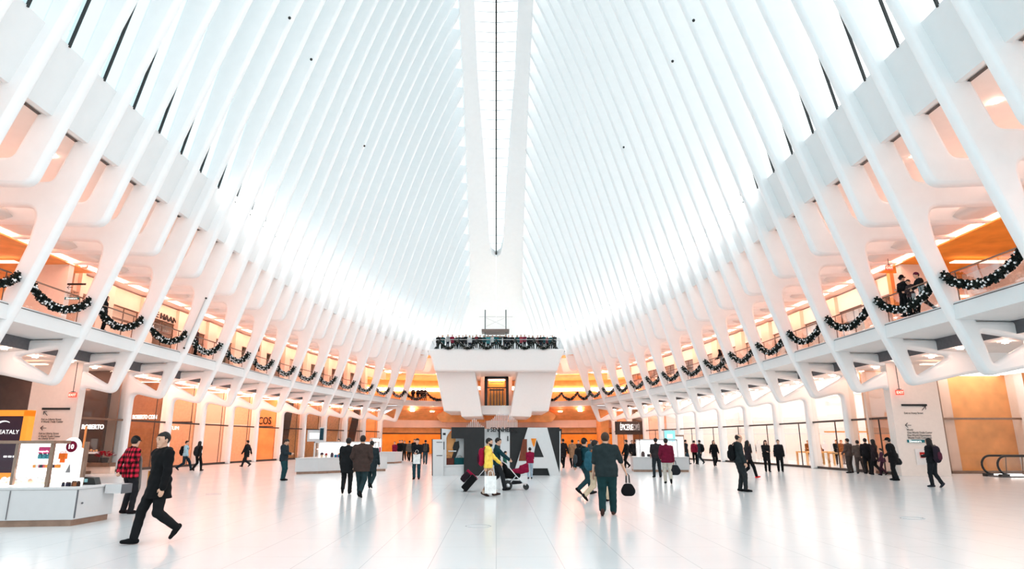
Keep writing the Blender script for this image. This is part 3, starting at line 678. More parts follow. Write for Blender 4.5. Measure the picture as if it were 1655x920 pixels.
    # ---- shoes
    for c in 'lr':
        a = J['an'+c]; p = feet['p'+c]; d = V3(.12 if c == 'r' else -.12, math.cos(p), -math.sin(p)); d = unit(d); up = unit(V3(0, math.sin(p), math.cos(p)))
        so = [(a-up*.035-d*.05, a-up*.045+d*.075, .042, .04, None, 1), (a-up*.045+d*.06, a-up*.055+d*.165, .042, .03, None, 1), (a+up*.02, a-up*.03, .046, .045, None, 1)]
        bz = (a-up*.085)*s
        blob('shoe', sc1(so), vl if q else .03, cloth(shoes), root, k=.02, cuts=[lambda X, Y, Z, bz=bz, up=up: -((X-bz[0])*up[0]+(Y-bz[1])*up[1]+(Z-bz[2])*up[2])])
    # ---- upper garment with sleeves
    e = .012*puff
    j = [(T(0, 0, .10), T(0, .0, .33), .150*g+e, .165*g+e, fw, .70), (T(-.09, 0, .38), T(.09, 0, .38), .12*g+e, .12*g+e, fw, .82), (T(-.145*g, 0, .435), T(.145*g, 0, .435), .06+e, .06+e, None, 1), (neck-V3(.02, 0, .045), J['shl']+V3(.02, 0, .0), .06, .05, None, 1), (neck-V3(-.02, 0, .045), J['shr']+V3(-.02, 0, .0), .06, .05, None, 1),
         (T(0, 0, -.02), T(0, 0, .12), .155*g+e, .15*g+e, fw, .76), (J['hipl']+V3(0, 0, .06), J['hipr']+V3(0, 0, .06), .118*g+e, .118*g+e, fw, .95), (J['hipl']-V3(0, 0, .06), J['hipr']-V3(0, 0, .06), .112*g+e, .112*g+e, fw, .98), (neck-V3(0, 0, .05), neck+V3(0, 0, .005), .075, .066, None, 1)]
    if hem < .80:
        j += [(T(0, 0, .02), V3(0, 0, hem), .155*g+e, (.175*g+e)*skirt, fw, .82)]
    for c, sg in (('l', -1), ('r', 1)):
        j += [(J['sh'+c], J['el'+c], .062*min(g, 1.2)+e, .050+e, None, 1)]
        if sleeve: j += [(J['el'+c], J['wr'+c]+unit(J['wr'+c]-J['el'+c])*.012, .050+e, .040+e, None, 1)]
        elif sleeve is False: pass
    cuts = [lambda X, Y, Z: hem*s+(pz-.955)*s*.8-Z]
    if not sleeve:
        cuts = [lambda X, Y, Z: np.minimum(hem*s-Z, 9)]
    blob('coat' if hem < .7 else 'jacket', sc1(j), vg, cloth(top) if isinstance(top, tuple) else top, root, k=kk, cuts=cuts, fold=.0045*s if q else 0)
    if scarf: blob('scarf', sc1([(neck+V3(-.03, .02, -.02), neck+V3(.03, .02, -.02), .075, .075, V3(0, 0, 1), .55)]), vg, cloth(scarf), root)
    # ---- hair, hats, hoods
    H = [(Hh(0, -.018, .036), Hh(0, .004, .034), .107, .099, Hx, .86)]
    hcs = hc*s
    def loc(X, Y, Z): return [(X-hcs[0])*v[0]+(Y-hcs[1])*v[1]+(Z-hcs[2])*v[2] for v in (Hx, Hy, Hz)]
    def face(X, Y, Z):
        a, f, u = loc(X, Y, Z); return np.maximum(np.minimum(np.minimum(.064*s-u, np.maximum(f-.03*s, .012*s-u)), f+.03*s), -.07*s-u)
    if hair == 'short': blob('hair', sc1(H), vb, hm, root, k=.02, cuts=[face])
    if hair == 'thin':
        blob('hair', sc1(H), vb, hm, root, k=.02, cuts=[lambda X, Y, Z: np.maximum(face(X, Y, Z), loc(X, Y, Z)[2]-.05*s+np.minimum(0, loc(X, Y, Z)[1])*.6)])
    if hair == 'long':
        H2 = H+[(Hh(0, -.055, .0), T(0, -.10, .36), .088, .085, fw, .62), (Hh(-.06, -.01, -.02), T(-.085, .0, .40), .045, .04, None, 1), (Hh(.06, -.01, -.02), T(.085, .0, .40), .045, .04, None, 1)]
        blob('hair', sc1(H2), vb, hm, root, k=.03, cuts=[lambda X, Y, Z: np.minimum(loc(X, Y, Z)[1]-.045*s, .065*s-loc(X, Y, Z)[2])])
    if hat:
        kind, hcol = hat
        if kind == 'cap':
            blob('cap', sc1([(Hh(0, -.012, .05), Hh(0, .006, .05), .103, .098, Hx, .9), (Hh(0, .09, .045), Hh(0, .165, .035), .065, .05, Hz, .16)]), vb, cloth(hcol), root, k=.012, cuts=[lambda X, Y, Z: .03*s-loc(X, Y, Z)[2]])
        elif kind == 'beanie':
            blob('beanie', sc1([(Hh(0, -.015, .05), Hh(0, -.005, .06), .107, .102, Hx, .9)]), vb, cloth(hcol), root, cuts=[lambda X, Y, Z: .02*s-loc(X, Y, Z)[2]-.3*np.minimum(0, loc(X, Y, Z)[1])*0])
        elif kind == 'brim':
            blob('hat', sc1([(Hh(0, -.012, .07), Hh(0, .0, .1), .098, .09, None, 1), (Hh(0, -.0, .05), Hh(0, .0, .052), .15, .15, Hz, .14)]), vb, cloth(hcol), root, k=.015, cuts=[lambda X, Y, Z: .03*s-loc(X, Y, Z)[2]])
    if hood == 'up':
        blob('hood', sc1([(Hh(0, -.03, .03), Hh(0, .0, .035), .125, .118, Hx, .9), (Hh(0, -.04, -.04), neck+V3(0, -.03, -.03), .11, .10, None, 1)]), vb*1.2, cloth(top), root, cuts=[lambda X, Y, Z: np.minimum(loc(X, Y, Z)[1]-.055*s, np.maximum(.085*s-loc(X, Y, Z)[2], 0)+(loc(X, Y, Z)[1]-.055*s))])
    elif hood == 'down':
        blob('hood', sc1([(neck+V3(-.07, -.06, -.02), neck+V3(.07, -.06, -.02), .06, .06, None, 1), (neck+V3(-.085, -.01, -.015), neck+V3(-.04, .055, -.05), .04, .03, None, 1), (neck+V3(.085, -.01, -.015), neck+V3(.04, .055, -.05), .04, .03, None, 1)]), vg, cloth(collar or top), root)
    if beard: blob('beard', sc1([(Hh(0, .045, -.07), Hh(0, .055, -.085), .062, .05, None, 1), (Hh(-.06, .015, -.03), Hh(-.03, .06, -.075), .03, .035, None, 1), (Hh(.06, .015, -.03), Hh(.03, .06, -.075), .03, .035, None, 1)]), vb, hm, root, k=.02, cuts=[lambda X, Y, Z: loc(X, Y, Z)[2]+.045*s-.35*np.maximum(0, .05*s-loc(X, Y, Z)[1])])
    # ---- face details where the photo is close enough to show them
    if q >= 2:
        for sg in (-1, 1):
            blob('eye', sc1([(Hh(sg*.032, .089, .012), Hh(sg*.034, .089, .012), .0105, .0105, None, 1)]), .004, DSIGN, root, k=.004)
            blob('eyebrow', sc1([(Hh(sg*.018, .1, .036), Hh(sg*.047, .091, .038), .0055, .004, None, 1)]), .004, hm, root, k=.004)
        blob('mouth', sc1([(Hh(-.018, .088, -.060), Hh(.018, .088, -.060), .007, .007, Hz, .7)]), .004, LIPS, root, k=.004)
    def world(v, local=True):
        v = np.array(v)*s; a = math.radians(yaw); return (x+v[0]*math.cos(a)-v[1]*math.sin(a), y+v[0]*math.sin(a)+v[1]*math.cos(a), z0+v[2])
    root_info = dict(root=root, J=J, s=s, W=world, T=T, yaw=yaw, neck=neck)
    return root_info
def backpack(label, p, col, size=1.0, col2=None):
    """a rucksack on the back of person p: a thing of its own with straps and pocket"""
    w = p['W']; T = p['T']; t = thing('backpack', label, 'backpack', w(T(0, -.22, .22)), math.radians(p['yaw']))
    c = cloth(col); k = p['s']*size
    blob('bag', [((0, 0, -.13*k), (0, .0, .13*k), .155*k, .14*k, V3(0, 1, 0), .62)], .018, c, t)
    blob('pocket', [((0, -.085*k, -.10*k), (0, -.085*k, -.02*k), .10*k, .10*k, V3(0, 1, 0), .5)], .018, cloth(col2 or col), t)
    for sg in (-1, 1):
        pts = [(sg*.09*k, .02, .17*k), (sg*.10*k, .10, .29*k), (sg*.115*k, .22, .27*k), (sg*.125*k, .345, .14*k), (sg*.13*k, .27, -.04*k), (sg*.11*k, .06, -.15*k)]
        MB().tube(pts, .018, 6).build('strap', c, t, smooth=4)
    return t
def bag(label, loc, size, col, yaw=0, handle=.18, name='shopping_bag', cat='bag', soft=False):
    t = thing(name, label, cat, loc, math.radians(yaw)); w, d, h = size; m = cloth(col) if isinstance(col, tuple) else col
    if soft: blob('bag', [((-w*.3, 0, h*.35), (w*.3, 0, h*.35), h*.40, h*.40, V3(0, 1, 0), max(.3, d/h)), ((-w*.25, 0, h*.7), (w*.25, 0, h*.7), h*.25, h*.25, V3(0, 1, 0), .5)], .02, m, t)
    else:
        P = MB(); a, c = w/2, d/2; P.add([(-a, -c, 0), (a, -c, 0), (a, c, 0), (-a, c, 0), (-a*1.05, -c*.7, h), (a*1.05, -c*.7, h), (a*1.05, c*.7, h), (-a*1.05, c*.7, h)], [(3, 2, 1, 0), (0, 1, 5, 4), (1, 2, 6, 5), (2, 3, 7, 6), (3, 0, 4, 7), (4, 5, 6, 7)]); P.build('bag', m, t)
    for y in (-d*.3, d*.3): MB().tube([(-w*.22, y, h*.98), (-w*.18, y*.5, h+handle*.8), (0, y*.2, h+handle), (w*.18, y*.5, h+handle*.8), (w*.22, y, h*.98)], .008, 6).build('handle', m, t, smooth=4)
    return t
# ------------------------------------------------------------------ balustrades and garlands along the galleries
LEAF = mat('dark_fir', (.010, .016, .013), .7, spec=.2, noise=.5, scale=20); BAUB = mat('silver_bauble', (.85, .86, .86), .18, metal=.6, noise=.03)
def swag_pts(L, sag, n): return [(0, L*t, -sag*(1-(2*t-1)**2)**.8 if 0 < t < 1 else 0) for t in np.linspace(0, 1, n)]
def garland_mesh(L, sag, r, nl, seed):
    rg = np.random.default_rng(seed); m = MB(); m.tube(swag_pts(L, sag, 22), r*.62, 7)
    for _ in range(nl):
        t = rg.uniform(0, 1); y = L*t; z = -sag*(1-(2*t-1)**2)**.8
        d = rg.normal(size=3); d[1] *= .8; d = d/np.linalg.norm(d); s = np.cross(d, rg.normal(size=3)); s = s/np.linalg.norm(s)*r*.30
        c = np.array((0, y, z)); a = c+d*r*.45; b = c+d*r*rg.uniform(.95, 1.35)
        m.add([a-s*.4, a+s*.4, b+s, b-s], [(0, 1, 2, 3)])
    return m
def bauble_spots(L, sag, r, n, seed):
    rg = np.random.default_rng(seed); o = []
    for i in range(n):
        t = (i+.5)/n; y = L*t; z = -sag*(1-(2*t-1)**2)**.8; a = rg.uniform(0, 2*math.pi)
        o.append((math.cos(a)*r*.85, y+rg.uniform(-.03, .03), z+math.sin(a)*r*.85))
    return o
def garland(name_label, L, sag, r, nl, nb, seed, single):
    t = thing('garland', name_label, 'garland', group='fir garlands with silver baubles')
    garland_mesh(L, sag, r, nl, seed).build('foliage', LEAF, t)
    sp = bauble_spots(L, sag, r, nb, seed+1)
    if single:
        o0 = None
        for p in sp:
            if o0 is None: o0 = MB().ball((0, 0, 0), .046, 8, 6).build('bauble', BAUB, t, smooth=4); o = o0
            else: o = o0.copy(); link(o)
            o.parent = t; o.location = p
    else:
        m = MB()
        for p in sp: m.ball(p, .045, 6, 4)
        m.build('baubles', BAUB, t, smooth=4)['kind'] = 'stuff'
    return t
G1 = garland('garland', 3.85, .78, .155, 900, 98, 3, True); G2 = garland('garland', 3.85, .78, .18, 420, 95, 5, False); G3 = garland('garland', 3.85, 1.0, .21, 420, 80, 9, False)
used = {1: 0, 2: 0}
SH = {-1: 'left', 1: 'right'}
for sg in (-1, 1):
    for k in range(-1, 13):
        ya = kY(k)+.28; yb = kY(k+1)-.28; xa = sg*(B(sg, ya)+.08); xb = sg*(B(sg, yb)+.08); rz = -math.atan2(xb-xa, yb-ya)
        lab = 'dark fir garland with silver baubles on the %s gallery rail, %s swag from the camera' % (SH[sg], ORD[k+1])
        w = 1 if k < 3 else 2; G = (G1, G2)[w-1]
        o = G if not used[w] else dup(G, (0, 0, 0), 0); used[w] = 1
        o.location = (xa, ya, 7.76); o.rotation_euler = (0, 0, rz); o['label'] = lab
        # balustrade: glass guard, bronze handrail, shoe
        t = thing('balustrade', 'glass balustrade with bronze handrail on the %s gallery, %s bay from the camera' % (SH[sg], ORD[k+1]), 'railing', group='gallery balustrades')
        xa = sg*(B(sg, ya)+.36); xb = sg*(B(sg, yb)+.36)
        MB().bar((xa, ya, 7.82), (xb, yb, 7.82), .06, .05).build('handrail', BRASS, t)
        mesh_obj('glass_panel', [(xa, ya, 6.74), (xb, yb, 6.74), (xb, yb, 7.76), (xa, ya, 7.76)], [(0, 1, 2, 3)], GL, t)
        for a in (.06, .94): MB().bar((xa+(xb-xa)*a, ya+(yb-ya)*a, 6.72), (xa+(xb-xa)*a, ya+(yb-ya)*a, 7.8), .03).build('post', BRASS, t)
# far balcony: rail and swags
def fedge(x): return float(np.interp(x, [e[0] for e in EDGE], [e[1] for e in EDGE]))
t = thing('balustrade', 'glass balustrade with handrail along the curved far balcony', 'railing')
mb = MB()
for a, b in zip(EDGE, EDGE[1:]): mb.bar((a[0], a[1]+.25, 7.8), (b[0], b[1]+.25, 7.8), .06)
mb.build('handrail', BRASS, t)
mb = MB()
for a, b in zip(EDGE, EDGE[1:]): mb.add([(a[0], a[1]+.25, 6.72), (b[0], b[1]+.25, 6.72), (b[0], b[1]+.25, 7.75), (a[0], a[1]+.25, 7.75)], [(0, 1, 2, 3)])
mb.build('glass_panel', GL, t)
for q, (x0, x1) in enumerate(((-11.4, -8.9), (-8.9, -6.1), (6.1, 8.4), (8.4, 10.3), (10.3, 11.8))):
    ya, yb = fedge(x0)-.1, fedge(x1)-.1; L = math.hypot(x1-x0, yb-ya)
    o = dup(G3, (x0, ya, 7.75), -math.atan2(x1-x0, yb-ya), 'dark fir garland on the far balcony rail, %s swag from the left' % ORD[q]); o.scale = (1, L/3.85, .9)
# overlook rail: glass, thin rail and swags
t = thing('balustrade', 'glass balustrade with thin pale rail around the overlook platform', 'railing')
RP = [(-7.5, 76.5, 12.98), (-7.45, 73.6, 12.98), (-6.7, 72.45, 12.98), (6.7, 72.45, 12.98), (7.45, 73.6, 12.98), (7.5, 76.5, 12.98)]
MB().tube(RP, .035, 6).build('handrail', mat('pale_steel', (.55, .56, .56), .4), t)
mb = MB()
for a, b in zip(RP, RP[1:]): mb.add([(a[0], a[1], 11.92), (b[0], b[1], 11.92), (b[0], b[1], 12.95), (a[0], a[1], 12.95)], [(0, 1, 2, 3)])
mb.build('glass_panel', GL, t)
xs = np.linspace(-6.5, 6.5, 7)
for q in range(6):
    o = dup(G3, (xs[q], 72.2, 12.95), -math.pi/2, 'dark fir garland on the overlook rail, %s swag from the left' % ORD[q]); o.scale = (1, (xs[q+1]-xs[q])/3.85, 1.0)
for sg in (-1, 1):
    a = Vector((sg*6.5, 72.3, 12.95)); b = Vector((sg*7.8, 73.3, 11.75)); d = b-a
    o = (dup(G3, a, 0) if sg < 0 else G3); o.location = a; o['label'] = ('dark fir garland trailing down the %s corner of the overlook' % SH[sg]); L = math.hypot(d.x, d.y)
    o.rotation_euler = (math.asin(d.z/d.length), 0, -math.atan2(d.x, d.y)); o.scale = (1, d.length/3.85, .5)
# ------------------------------------------------------------------ signs
def signboard(name, label, cat, loc, rz=0): return thing(name, label, cat, loc, rz)
FR = (math.pi/2, 0, 0)
def facing(name, label, body, size, m, px, py, Y, sx=1.0, bold=0.0, align='CENTER', extra=None):
    x, z = fy(px, py, Y); t = thing(name, label, 'sign', (x, Y, z)); text('lettering', body, size, m, t, (0, 0, -size*.35), FR, .02, align, bold, sx); return t
Yp = lambda k: kY(k)-.27
facing('shop_sign', 'white ROBERTO lettering on the dark shop wall beside the left sign pier', 'ROBERTO', .34, WSIGN, 150, 690, 35.14, .78, .008)
facing('shop_sign', 'white ROBERTO COIN lettering in the third left shop bay', 'ROBERTO COIN', .34, WSIGN, 234, 674, Yp(4)+.10, .62, .01)
facing('shop_sign', 'small white lettering on the amber wall of the left shops', 'ATUM', .36, WSIGN, 279, 692, Yp(5)+.08, .9)
facing('shop_sign', 'black COS lettering on an orange shop wall', 'COS', .9, DSIGN, 428, 680, Yp(8)+.05, .66, .012)
facing('shop_sign', 'white ÉPICERIE lettering on the black shop front at the far right', 'ÉPICERIE', .95, WSIGN, 1002, 690.5, kY(12)-.4, .42, .012, 'LEFT')
x, z = fy(1010, 692, kY(12)-.3); st(MB().box(x-1.15, x+1.3, kY(12)-.31, kY(12)-.27, z-.75, z+.75).build('wall_right_shop_fascia', DARK))
facing('shop_sign', 'white lettering on the dark shop front behind the orange poster stand', 'COLE HAAN', .3, WSIGN, 25, 667, 35.05, .9)
facing('shop_sign', 'white AN lettering on the orange wall above the first left garland', 'COLE HAAN', .5, WSIGN, 60, 474, 34.2, .9, .015)
def wallsign(label, body, size, m, sg, Y, z, o, sx=1.5, bold=.01):
    t = thing('shop_sign', label, 'sign', (sg*(B(sg, Y)+o), Y, z), -sg*math.pi/2); text('lettering', body, size, m, t, (0, 0, -size*.35), FR, .03, 'CENTER', bold, sx); return t
wallsign('white HAAN lettering on the upper left gallery shop', 'COLE HAAN', .55, DSIGN, -1, 42.6, 9.95, 5.12)
wallsign('brown UGG lettering on the upper left gallery', 'UGG', 1.0, DARK, -1, 73.0, 8.3, 5.1, 1.6)
wallsign('dark lettering on the upper left gallery lintel halfway along', 'ITRA', .9, DARK, -1, 58.5, 9.9, 5.1, 1.7)
SG = mat('sign_ink', (.02, .02, .022), .6); TB = mat('teal_band', (.01, .16, .19), .5)
def arrow(mb, x, z, d, s):
    dx, dz = d; L = math.hypot(dx, dz); dx /= L; dz /= L
    a = (x-dx*s, 0, z-dz*s); b = (x+dx*s, 0, z+dz*s); mb.bar(a, b, .02)
    for t in (2.4, -2.4): c, q = math.cos(t), math.sin(t); mb.bar(b, (b[0]+(dx*c-dz*q)*s*1.1, 0, b[2]+(dx*q+dz*c)*s*1.1), .02)
def wayfinder(label, px0, px1, pyb, Y, rows, teal=None):
    x0, z0 = fy(px0, pyb, Y); x1, _ = fy(px1, pyb, Y); t = thing('direction_sign', label, 'sign', (x0, Y, z0)); w = x1-x0
    MB().box(0, w, -.015, .01, -.05, .05).build('header_bar', SG, t)
    for kind, px, py, body in rows:
        x, z = fy(px, py, Y)
        if kind == 'a': m = MB(); arrow(m, x-x0, z-z0, body, .14); m.build('arrow', SG, t)
        else: text('lettering', body, .135, SG, t, (x-x0, -.012, z-z0-.07), FR, .004, 'LEFT', 0, .85)
    if teal:
        (a, b, c, d), body = teal; xa, za = fy(a, c, Y); xb, zb = fy(b, d, Y); MB().box(xa-x0, xb-x0, -.02, .01, zb-z0, za-z0).build('teal_band', TB, t)
        text('lettering', body, .16, WSIGN, t, (xa-x0+.08, -.025, (za+zb)/2-z0-.055), FR, .004, 'LEFT')
    return t
YS2 = kY(2)-.29
wayfinder('direction sign to Liberty Street on the left pier', 68, 113, 661, YS2, [('a', 73.5, 668.5, (-1, 1)), ('t', 67, 677, 'Exit to Liberty Street'), ('t', 67, 681, '4 World Trade Center'),
    ('a', 70, 692, (-1, 0)), ('t', 63, 700, 'Exit to Liberty Street'), ('t', 62.5, 704.5, '4 World Trade Center'), ('t', 62, 708, 'via Liberty Street')])
wayfinder('direction sign with teal elevator band on the right pier', 1457, 1498, 655, YS2, [('a', 1493, 660, (1, 1)), ('t', 1461, 667, 'Exit to Vesey Street'), ('a', 1468, 687.5, (-1, 0)), ('t', 1465, 694, 'World'),
    ('t', 1466, 698.5, 'One World Trade Center'), ('t', 1466, 703, 'One World Observatory'), ('t', 1467, 707, 'World Trade Concourse')], ((1466, 1500, 711, 715.5), 'Elevators'))
wayfinder('upper gallery direction sign with teal band on the left pier', 109, 139, 459.5, kY(2)-.22, [('a', 113, 464.5, (-1, 0)), ('t', 108, 472, 'Exit to Street'), ('t', 108, 477, 'Trade Center')], ((105, 128, 480.5, 484.5), 'Elevators'))
EXR = mat('exit_red', (.75, .06, .04), .5, emit=.7, ecol=(.8, .07, .04)); EXT = mat('exit_letters', (1, .55, .45), .5, emit=1.0)
def exit_sign(label, px, py, Y, top):
    x, z = fy(px, py, Y); t = thing('exit_sign', label, 'exit sign', (x, Y, z))
    MB().box(-.19, .19, -.03, .03, -.12, .12).build('panel', EXR, t); text('lettering', 'EXIT', .17, EXT, t, (0, -.032, -.06), FR, .003, 'CENTER', .003)
    m = MB(); m.box(-.012, .012, -.01, .01, .12, top-z); m.box(-.1, .1, -.03, .03, .14, .17); m.build('hanger', SG, t)
exit_sign('red exit sign hanging beside the left direction pier, ground floor', 117.5, 638.5, 31.9, 5.5); exit_sign('red exit sign hanging in the left upper gallery', 136, 430.5, 33.0, 10.85)
exit_sign('red exit sign hanging by the right direction pier, ground floor', 1454, 634.5, 31.9, 5.5); exit_sign('red exit sign hanging in the right upper gallery over three people', 1437, 433, 31.6, 10.85)
x, z = fy(1490, 736, YS2); t = thing('fire_alarm', 'white panel with red fire alarm box on the right pier', 'fire alarm', (x, YS2+.01, z))
MB().box(-.3, .3, -.02, .01, -.45, .3).build('plate', mat('off_white', (.85, .8, .78)), t); MB().box(-.1, .1, -.1, -.02, -.12, .14).build('box', cloth((190, 40, 36)), t); MB().box(-.05, .05, -.112, -.1, -.04, .04).build('pull_bar', WSIGN, t)
# orange poster stand at the far left
x, z = fy(18, 700, 29.0); PO = mat('poster_orange', (.95, .30, .03), .5, emit=.35, ecol=(.95, .30, .03)); PP = mat('poster_plum', (.045, .015, .03), .5)
t = thing('poster_stand', 'orange lightbox poster stand with a plum EATALY poster', 'poster stand', (x-.05, 29.0, 0))
m = MB(); m.box(-1.15, -.95, -.2, .2, 0, 2.95); m.box(.62, .85, -.2, .2, 0, 2.95); m.box(-1.15, .85, -.2, .2, 2.72, 2.98); m.box(-1.15, .85, -.2, .2, 0, .3); m.box(-2.6, -1.2, -.1, .3, 0, 3.0); m.build('frame', PO, t)
MB().box(-.95, .62, -.12, .1, .3, 2.72).build('poster', PP, t); MB().box(-2.3, -1.4, -.15, -.1, 1.4, 2.7).build('side_poster', mat('pale_poster', (.7, .6, .5)), t)
pts = [(-.22+.45*math.cos(a), -.14, 2.05+.45*math.sin(a)) for a in np.linspace(math.radians(60), math.radians(235), 14)]
MB().tube(pts, [.012+.03*math.sin(math.pi*i/13) for i in range(14)], 6).build('crescent', WSIGN, t); text('lettering', 'EATALY', .25, WSIGN, t, (.05, -.14, 1.95), FR, .004)
m = MB()
for xx in (-.6, -.35, 0, .2, .4): m.box(xx, xx+.14, -.14, -.12, .95, 1.02)
m.build('small_print', WSIGN, t)
t2 = None
# ------------------------------------------------------------------ slatted screens and dark panels in the far left shopfronts
SL = mat('slat_wood', (.70, .36, .17), .5, noise=.15)
for q, k in enumerate((8, 9, 10, 11)):
    ya = kY(k)+.4; yb = kY(k+1)-.4; b0 = B(-1, ya)+3.3; b1 = B(-1, yb)+3.3
    t = thing('slatted_screen', '%s fan-patterned wooden slat screen from the camera in the far left shopfronts' % ORD[q], 'screen', (-(b0+b1)/2, (ya+yb)/2, 0), -math.atan2(-b1+b0, yb-ya), group='fan-patterned slat screens')
    L = math.hypot(yb-ya, b1-b0); MB().box(-.06, -.03, -L/2, L/2, 0, 5.2).build('backing', PINK, t)
    cx_ = (L*.5, -L*.05, -L*.3, -L*.6)[q]
    for i in range(12):
        y0 = -L/2+L*(i+.5)/12; y1 = y0+(y0-cx_)*.0; yl = cx_+(y0-cx_)*.55
        m = MB(); yl = max(-L/2, min(L/2, yl)); m.bar((0, yl, .1), (0, y0, 5.2), .10, .06); m.build('slat', SL, t)
    if q in (0, 3): MB().add([(.06, -L/2, 0), (.06, L*(.0 if q == 3 else -.15), 0), (.06, L*(.45 if q == 3 else .1), 5.2), (.06, -L/2*(0 if q == 3 else 1), 5.2)], [(0, 1, 2, 3)]).build('dark_panel', BROWN, t)
st(MB().box(-20.2, -15.9, 76.8, 77.1, 0, 5.3).build('wall_left_partition', BROWN))
# shop window display beside the first left pier: vertical bar, shelf with goods, poinsettia
x, z = fy(152, 735, 34.7); t = thing('display_plinth', 'bronze framed window display shelf in the first left shop bay', 'display', (x, 34.7, 0))
m = MB(); m.box(-1.0, 1.1, -.4, .2, .35, .55); m.build('shelf', BRASS, t); MB().box(-1.0, 1.1, -.25, .2, 0, .35).build('base', PINK, t); m = MB(); m.box(-.62, -.56, -.1, 0, .55, 2.4); m.build('bar', ORANGE, t); MB().box(-.95, .2, -.2, .1, 1.0, 1.1).build('upper_shelf', WHITE, t)
for i in range(8): MB().ball((-.85+.14*i, -.05, 1.14+.02*(i % 3)), .05+.012*(i % 2), 8, 5).build('ornament', mat('gilt', (.7, .4, .2), .3, metal=.4) if i % 2 else SL, t)
fx, fz = fy(166, 752, 34.45); t = thing('poinsettia', 'red poinsettia plant in the first left shop window', 'plant', (fx, 34.55, .56)); MB().lathe([(.16, 0), (.22, .25)], (0, 0, 0), 12).build('pot', DARK, t)
m = MB(); rg = np.random.default_rng(5)
for i in range(120):
    a = rg.uniform(0, 6.28); e = rg.uniform(.1, 1.2); c = V3(math.cos(a)*math.cos(e)*.5, math.sin(a)*math.cos(e)*.3, .28+math.sin(e)*.3); d = unit(V3(math.cos(a), math.sin(a), .3)); s_ = unit(np.cross(d, V3(0, 0, 1)))*.05
    m.add([c-d*.1, c+s_, c+d*.12, c-s_], [(0, 1, 2, 3)])
m.build('bracts', cloth((176, 20, 44)), t)

# thin banner pole leaning along a rib on the left
xa, za = fy(333.5, 481, 36.5); xb, zb = fy(297, 564, 36.5)
t = thing('banner_pole', 'thin grey pole with black ends fixed along the fourth left rib', 'pole', (xb, 36.5, zb)); d = Vector((xa-xb, 0, za-zb))
MB().tube([d*.02, d*.98], .035, 8).build('rod', mat('pale_steel', (.55, .56, .56)), t); MB().tube([(0, 0, 0), d*.03], .06, 8).build('end_cap', BLACK, t); MB().tube([d*.97, d], .06, 8).build('end_cap', BLACK, t)
# ------------------------------------------------------------------ kiosks, letter display, escalator and small things on the floor
KW = mat('kiosk_white', (.58, .57, .57), .35, spec=.4, noise=.015); KB = mat('kiosk_bronze', (.30, .19, .14), .35, metal=.6, noise=.15); KL = mat('kiosk_light', (1, 1, 1), emit=1.7, ecol=(1, .93, .86))
def kiosk(name, label, plan, zc, parent_loc=(0, 0, 0), leaf=None):
    t = thing(name, label, 'kiosk', parent_loc); c = np.mean(plan, 0); sc_ = lambda f, P: [(c[0]+(p[0]-c[0])*f[0], c[1]+(p[1]-c[1])*f[1]) for p in P]
    MB().prism(sc_((.975, .93), plan), 0, .12).build('plinth', KB, t); MB().prism(plan, .12, zc-.05).build('body', KW, t, bevel=.01); MB().prism(sc_((1.012, 1.02), plan), zc-.05, zc).build('countertop', KW, t, bevel=.01)
    return t
PL = [(-12.6, 12.72), (-8.36, 13.32), (-8.28, 14.5), (-12.6, 14.6)]
k1 = kiosk('kiosk', 'white corner kiosk with bright glass display case at the left edge', PL, .74)
MB().bar((-8.345, 13.34, .15), (-8.345, 13.34, .68), .02).build('panel_joint', GREY, k1); MB().bar((-9.55, 13.14, .14), (-9.55, 13.14, .68), .012).build('panel_joint', GREY, k1)
MB().ball((-8.325, 13.5, .42), .02).build('door_knob', GREY, k1)
m = MB(); m.prism([(-8.26, 14.1), (-7.93, 14.12), (-7.93, 14.5), (-8.26, 14.5)], .56, .74); m.build('side_shelf', KW, k1); MB().box(-7.93, -7.91, 14.12, 14.5, .55, .74).build('shelf_end', GREY, k1)
# glass case
cs = MB(); x1 = fy(90, 750, 13.45)[0]
cs.box(x1-.05, x1+.02, 13.28, 13.34, .74, 1.62); cs.box(-12.4, x1+.05, 13.22, 13.75, 1.58, 1.64); cs.box(x1-.03, x1+.01, 14.0, 14.08, .74, 1.62); cs.box(-9.72, -9.66, 13.3, 13.36, .74, 1.6)
cs.build('case_frame', KB, k1)
MB().box(-12.3, x1-.06, 13.26, 13.27, .74, 1.6).build('case_glass', GL, k1)
MB().box(-12.3, x1-.08, 13.3, 13.95, .745, .775).build('case_floor', KL, k1)
MB().box(-10.15, x1-.1, 13.95, 13.97, .78, 1.58).build('lit_back', KL, k1)
for z in (1.08, 1.26): MB().box(-12.3, x1-.08, 13.5, 13.92, z, z+.012).build('case_shelf', GL, k1)
xx, zz = fy(67, 728, 13.5); p = MB(); p.cbox((xx, 13.62, zz), (.27, .02, .13)); p.build('pink_sign', cloth((226, 70, 130)), k1); text('lettering', 'magnolia', .058, WSIGN, k1, (xx-.02, 13.6, zz-.04), FR, .003)
rgk = np.random.default_rng(11)
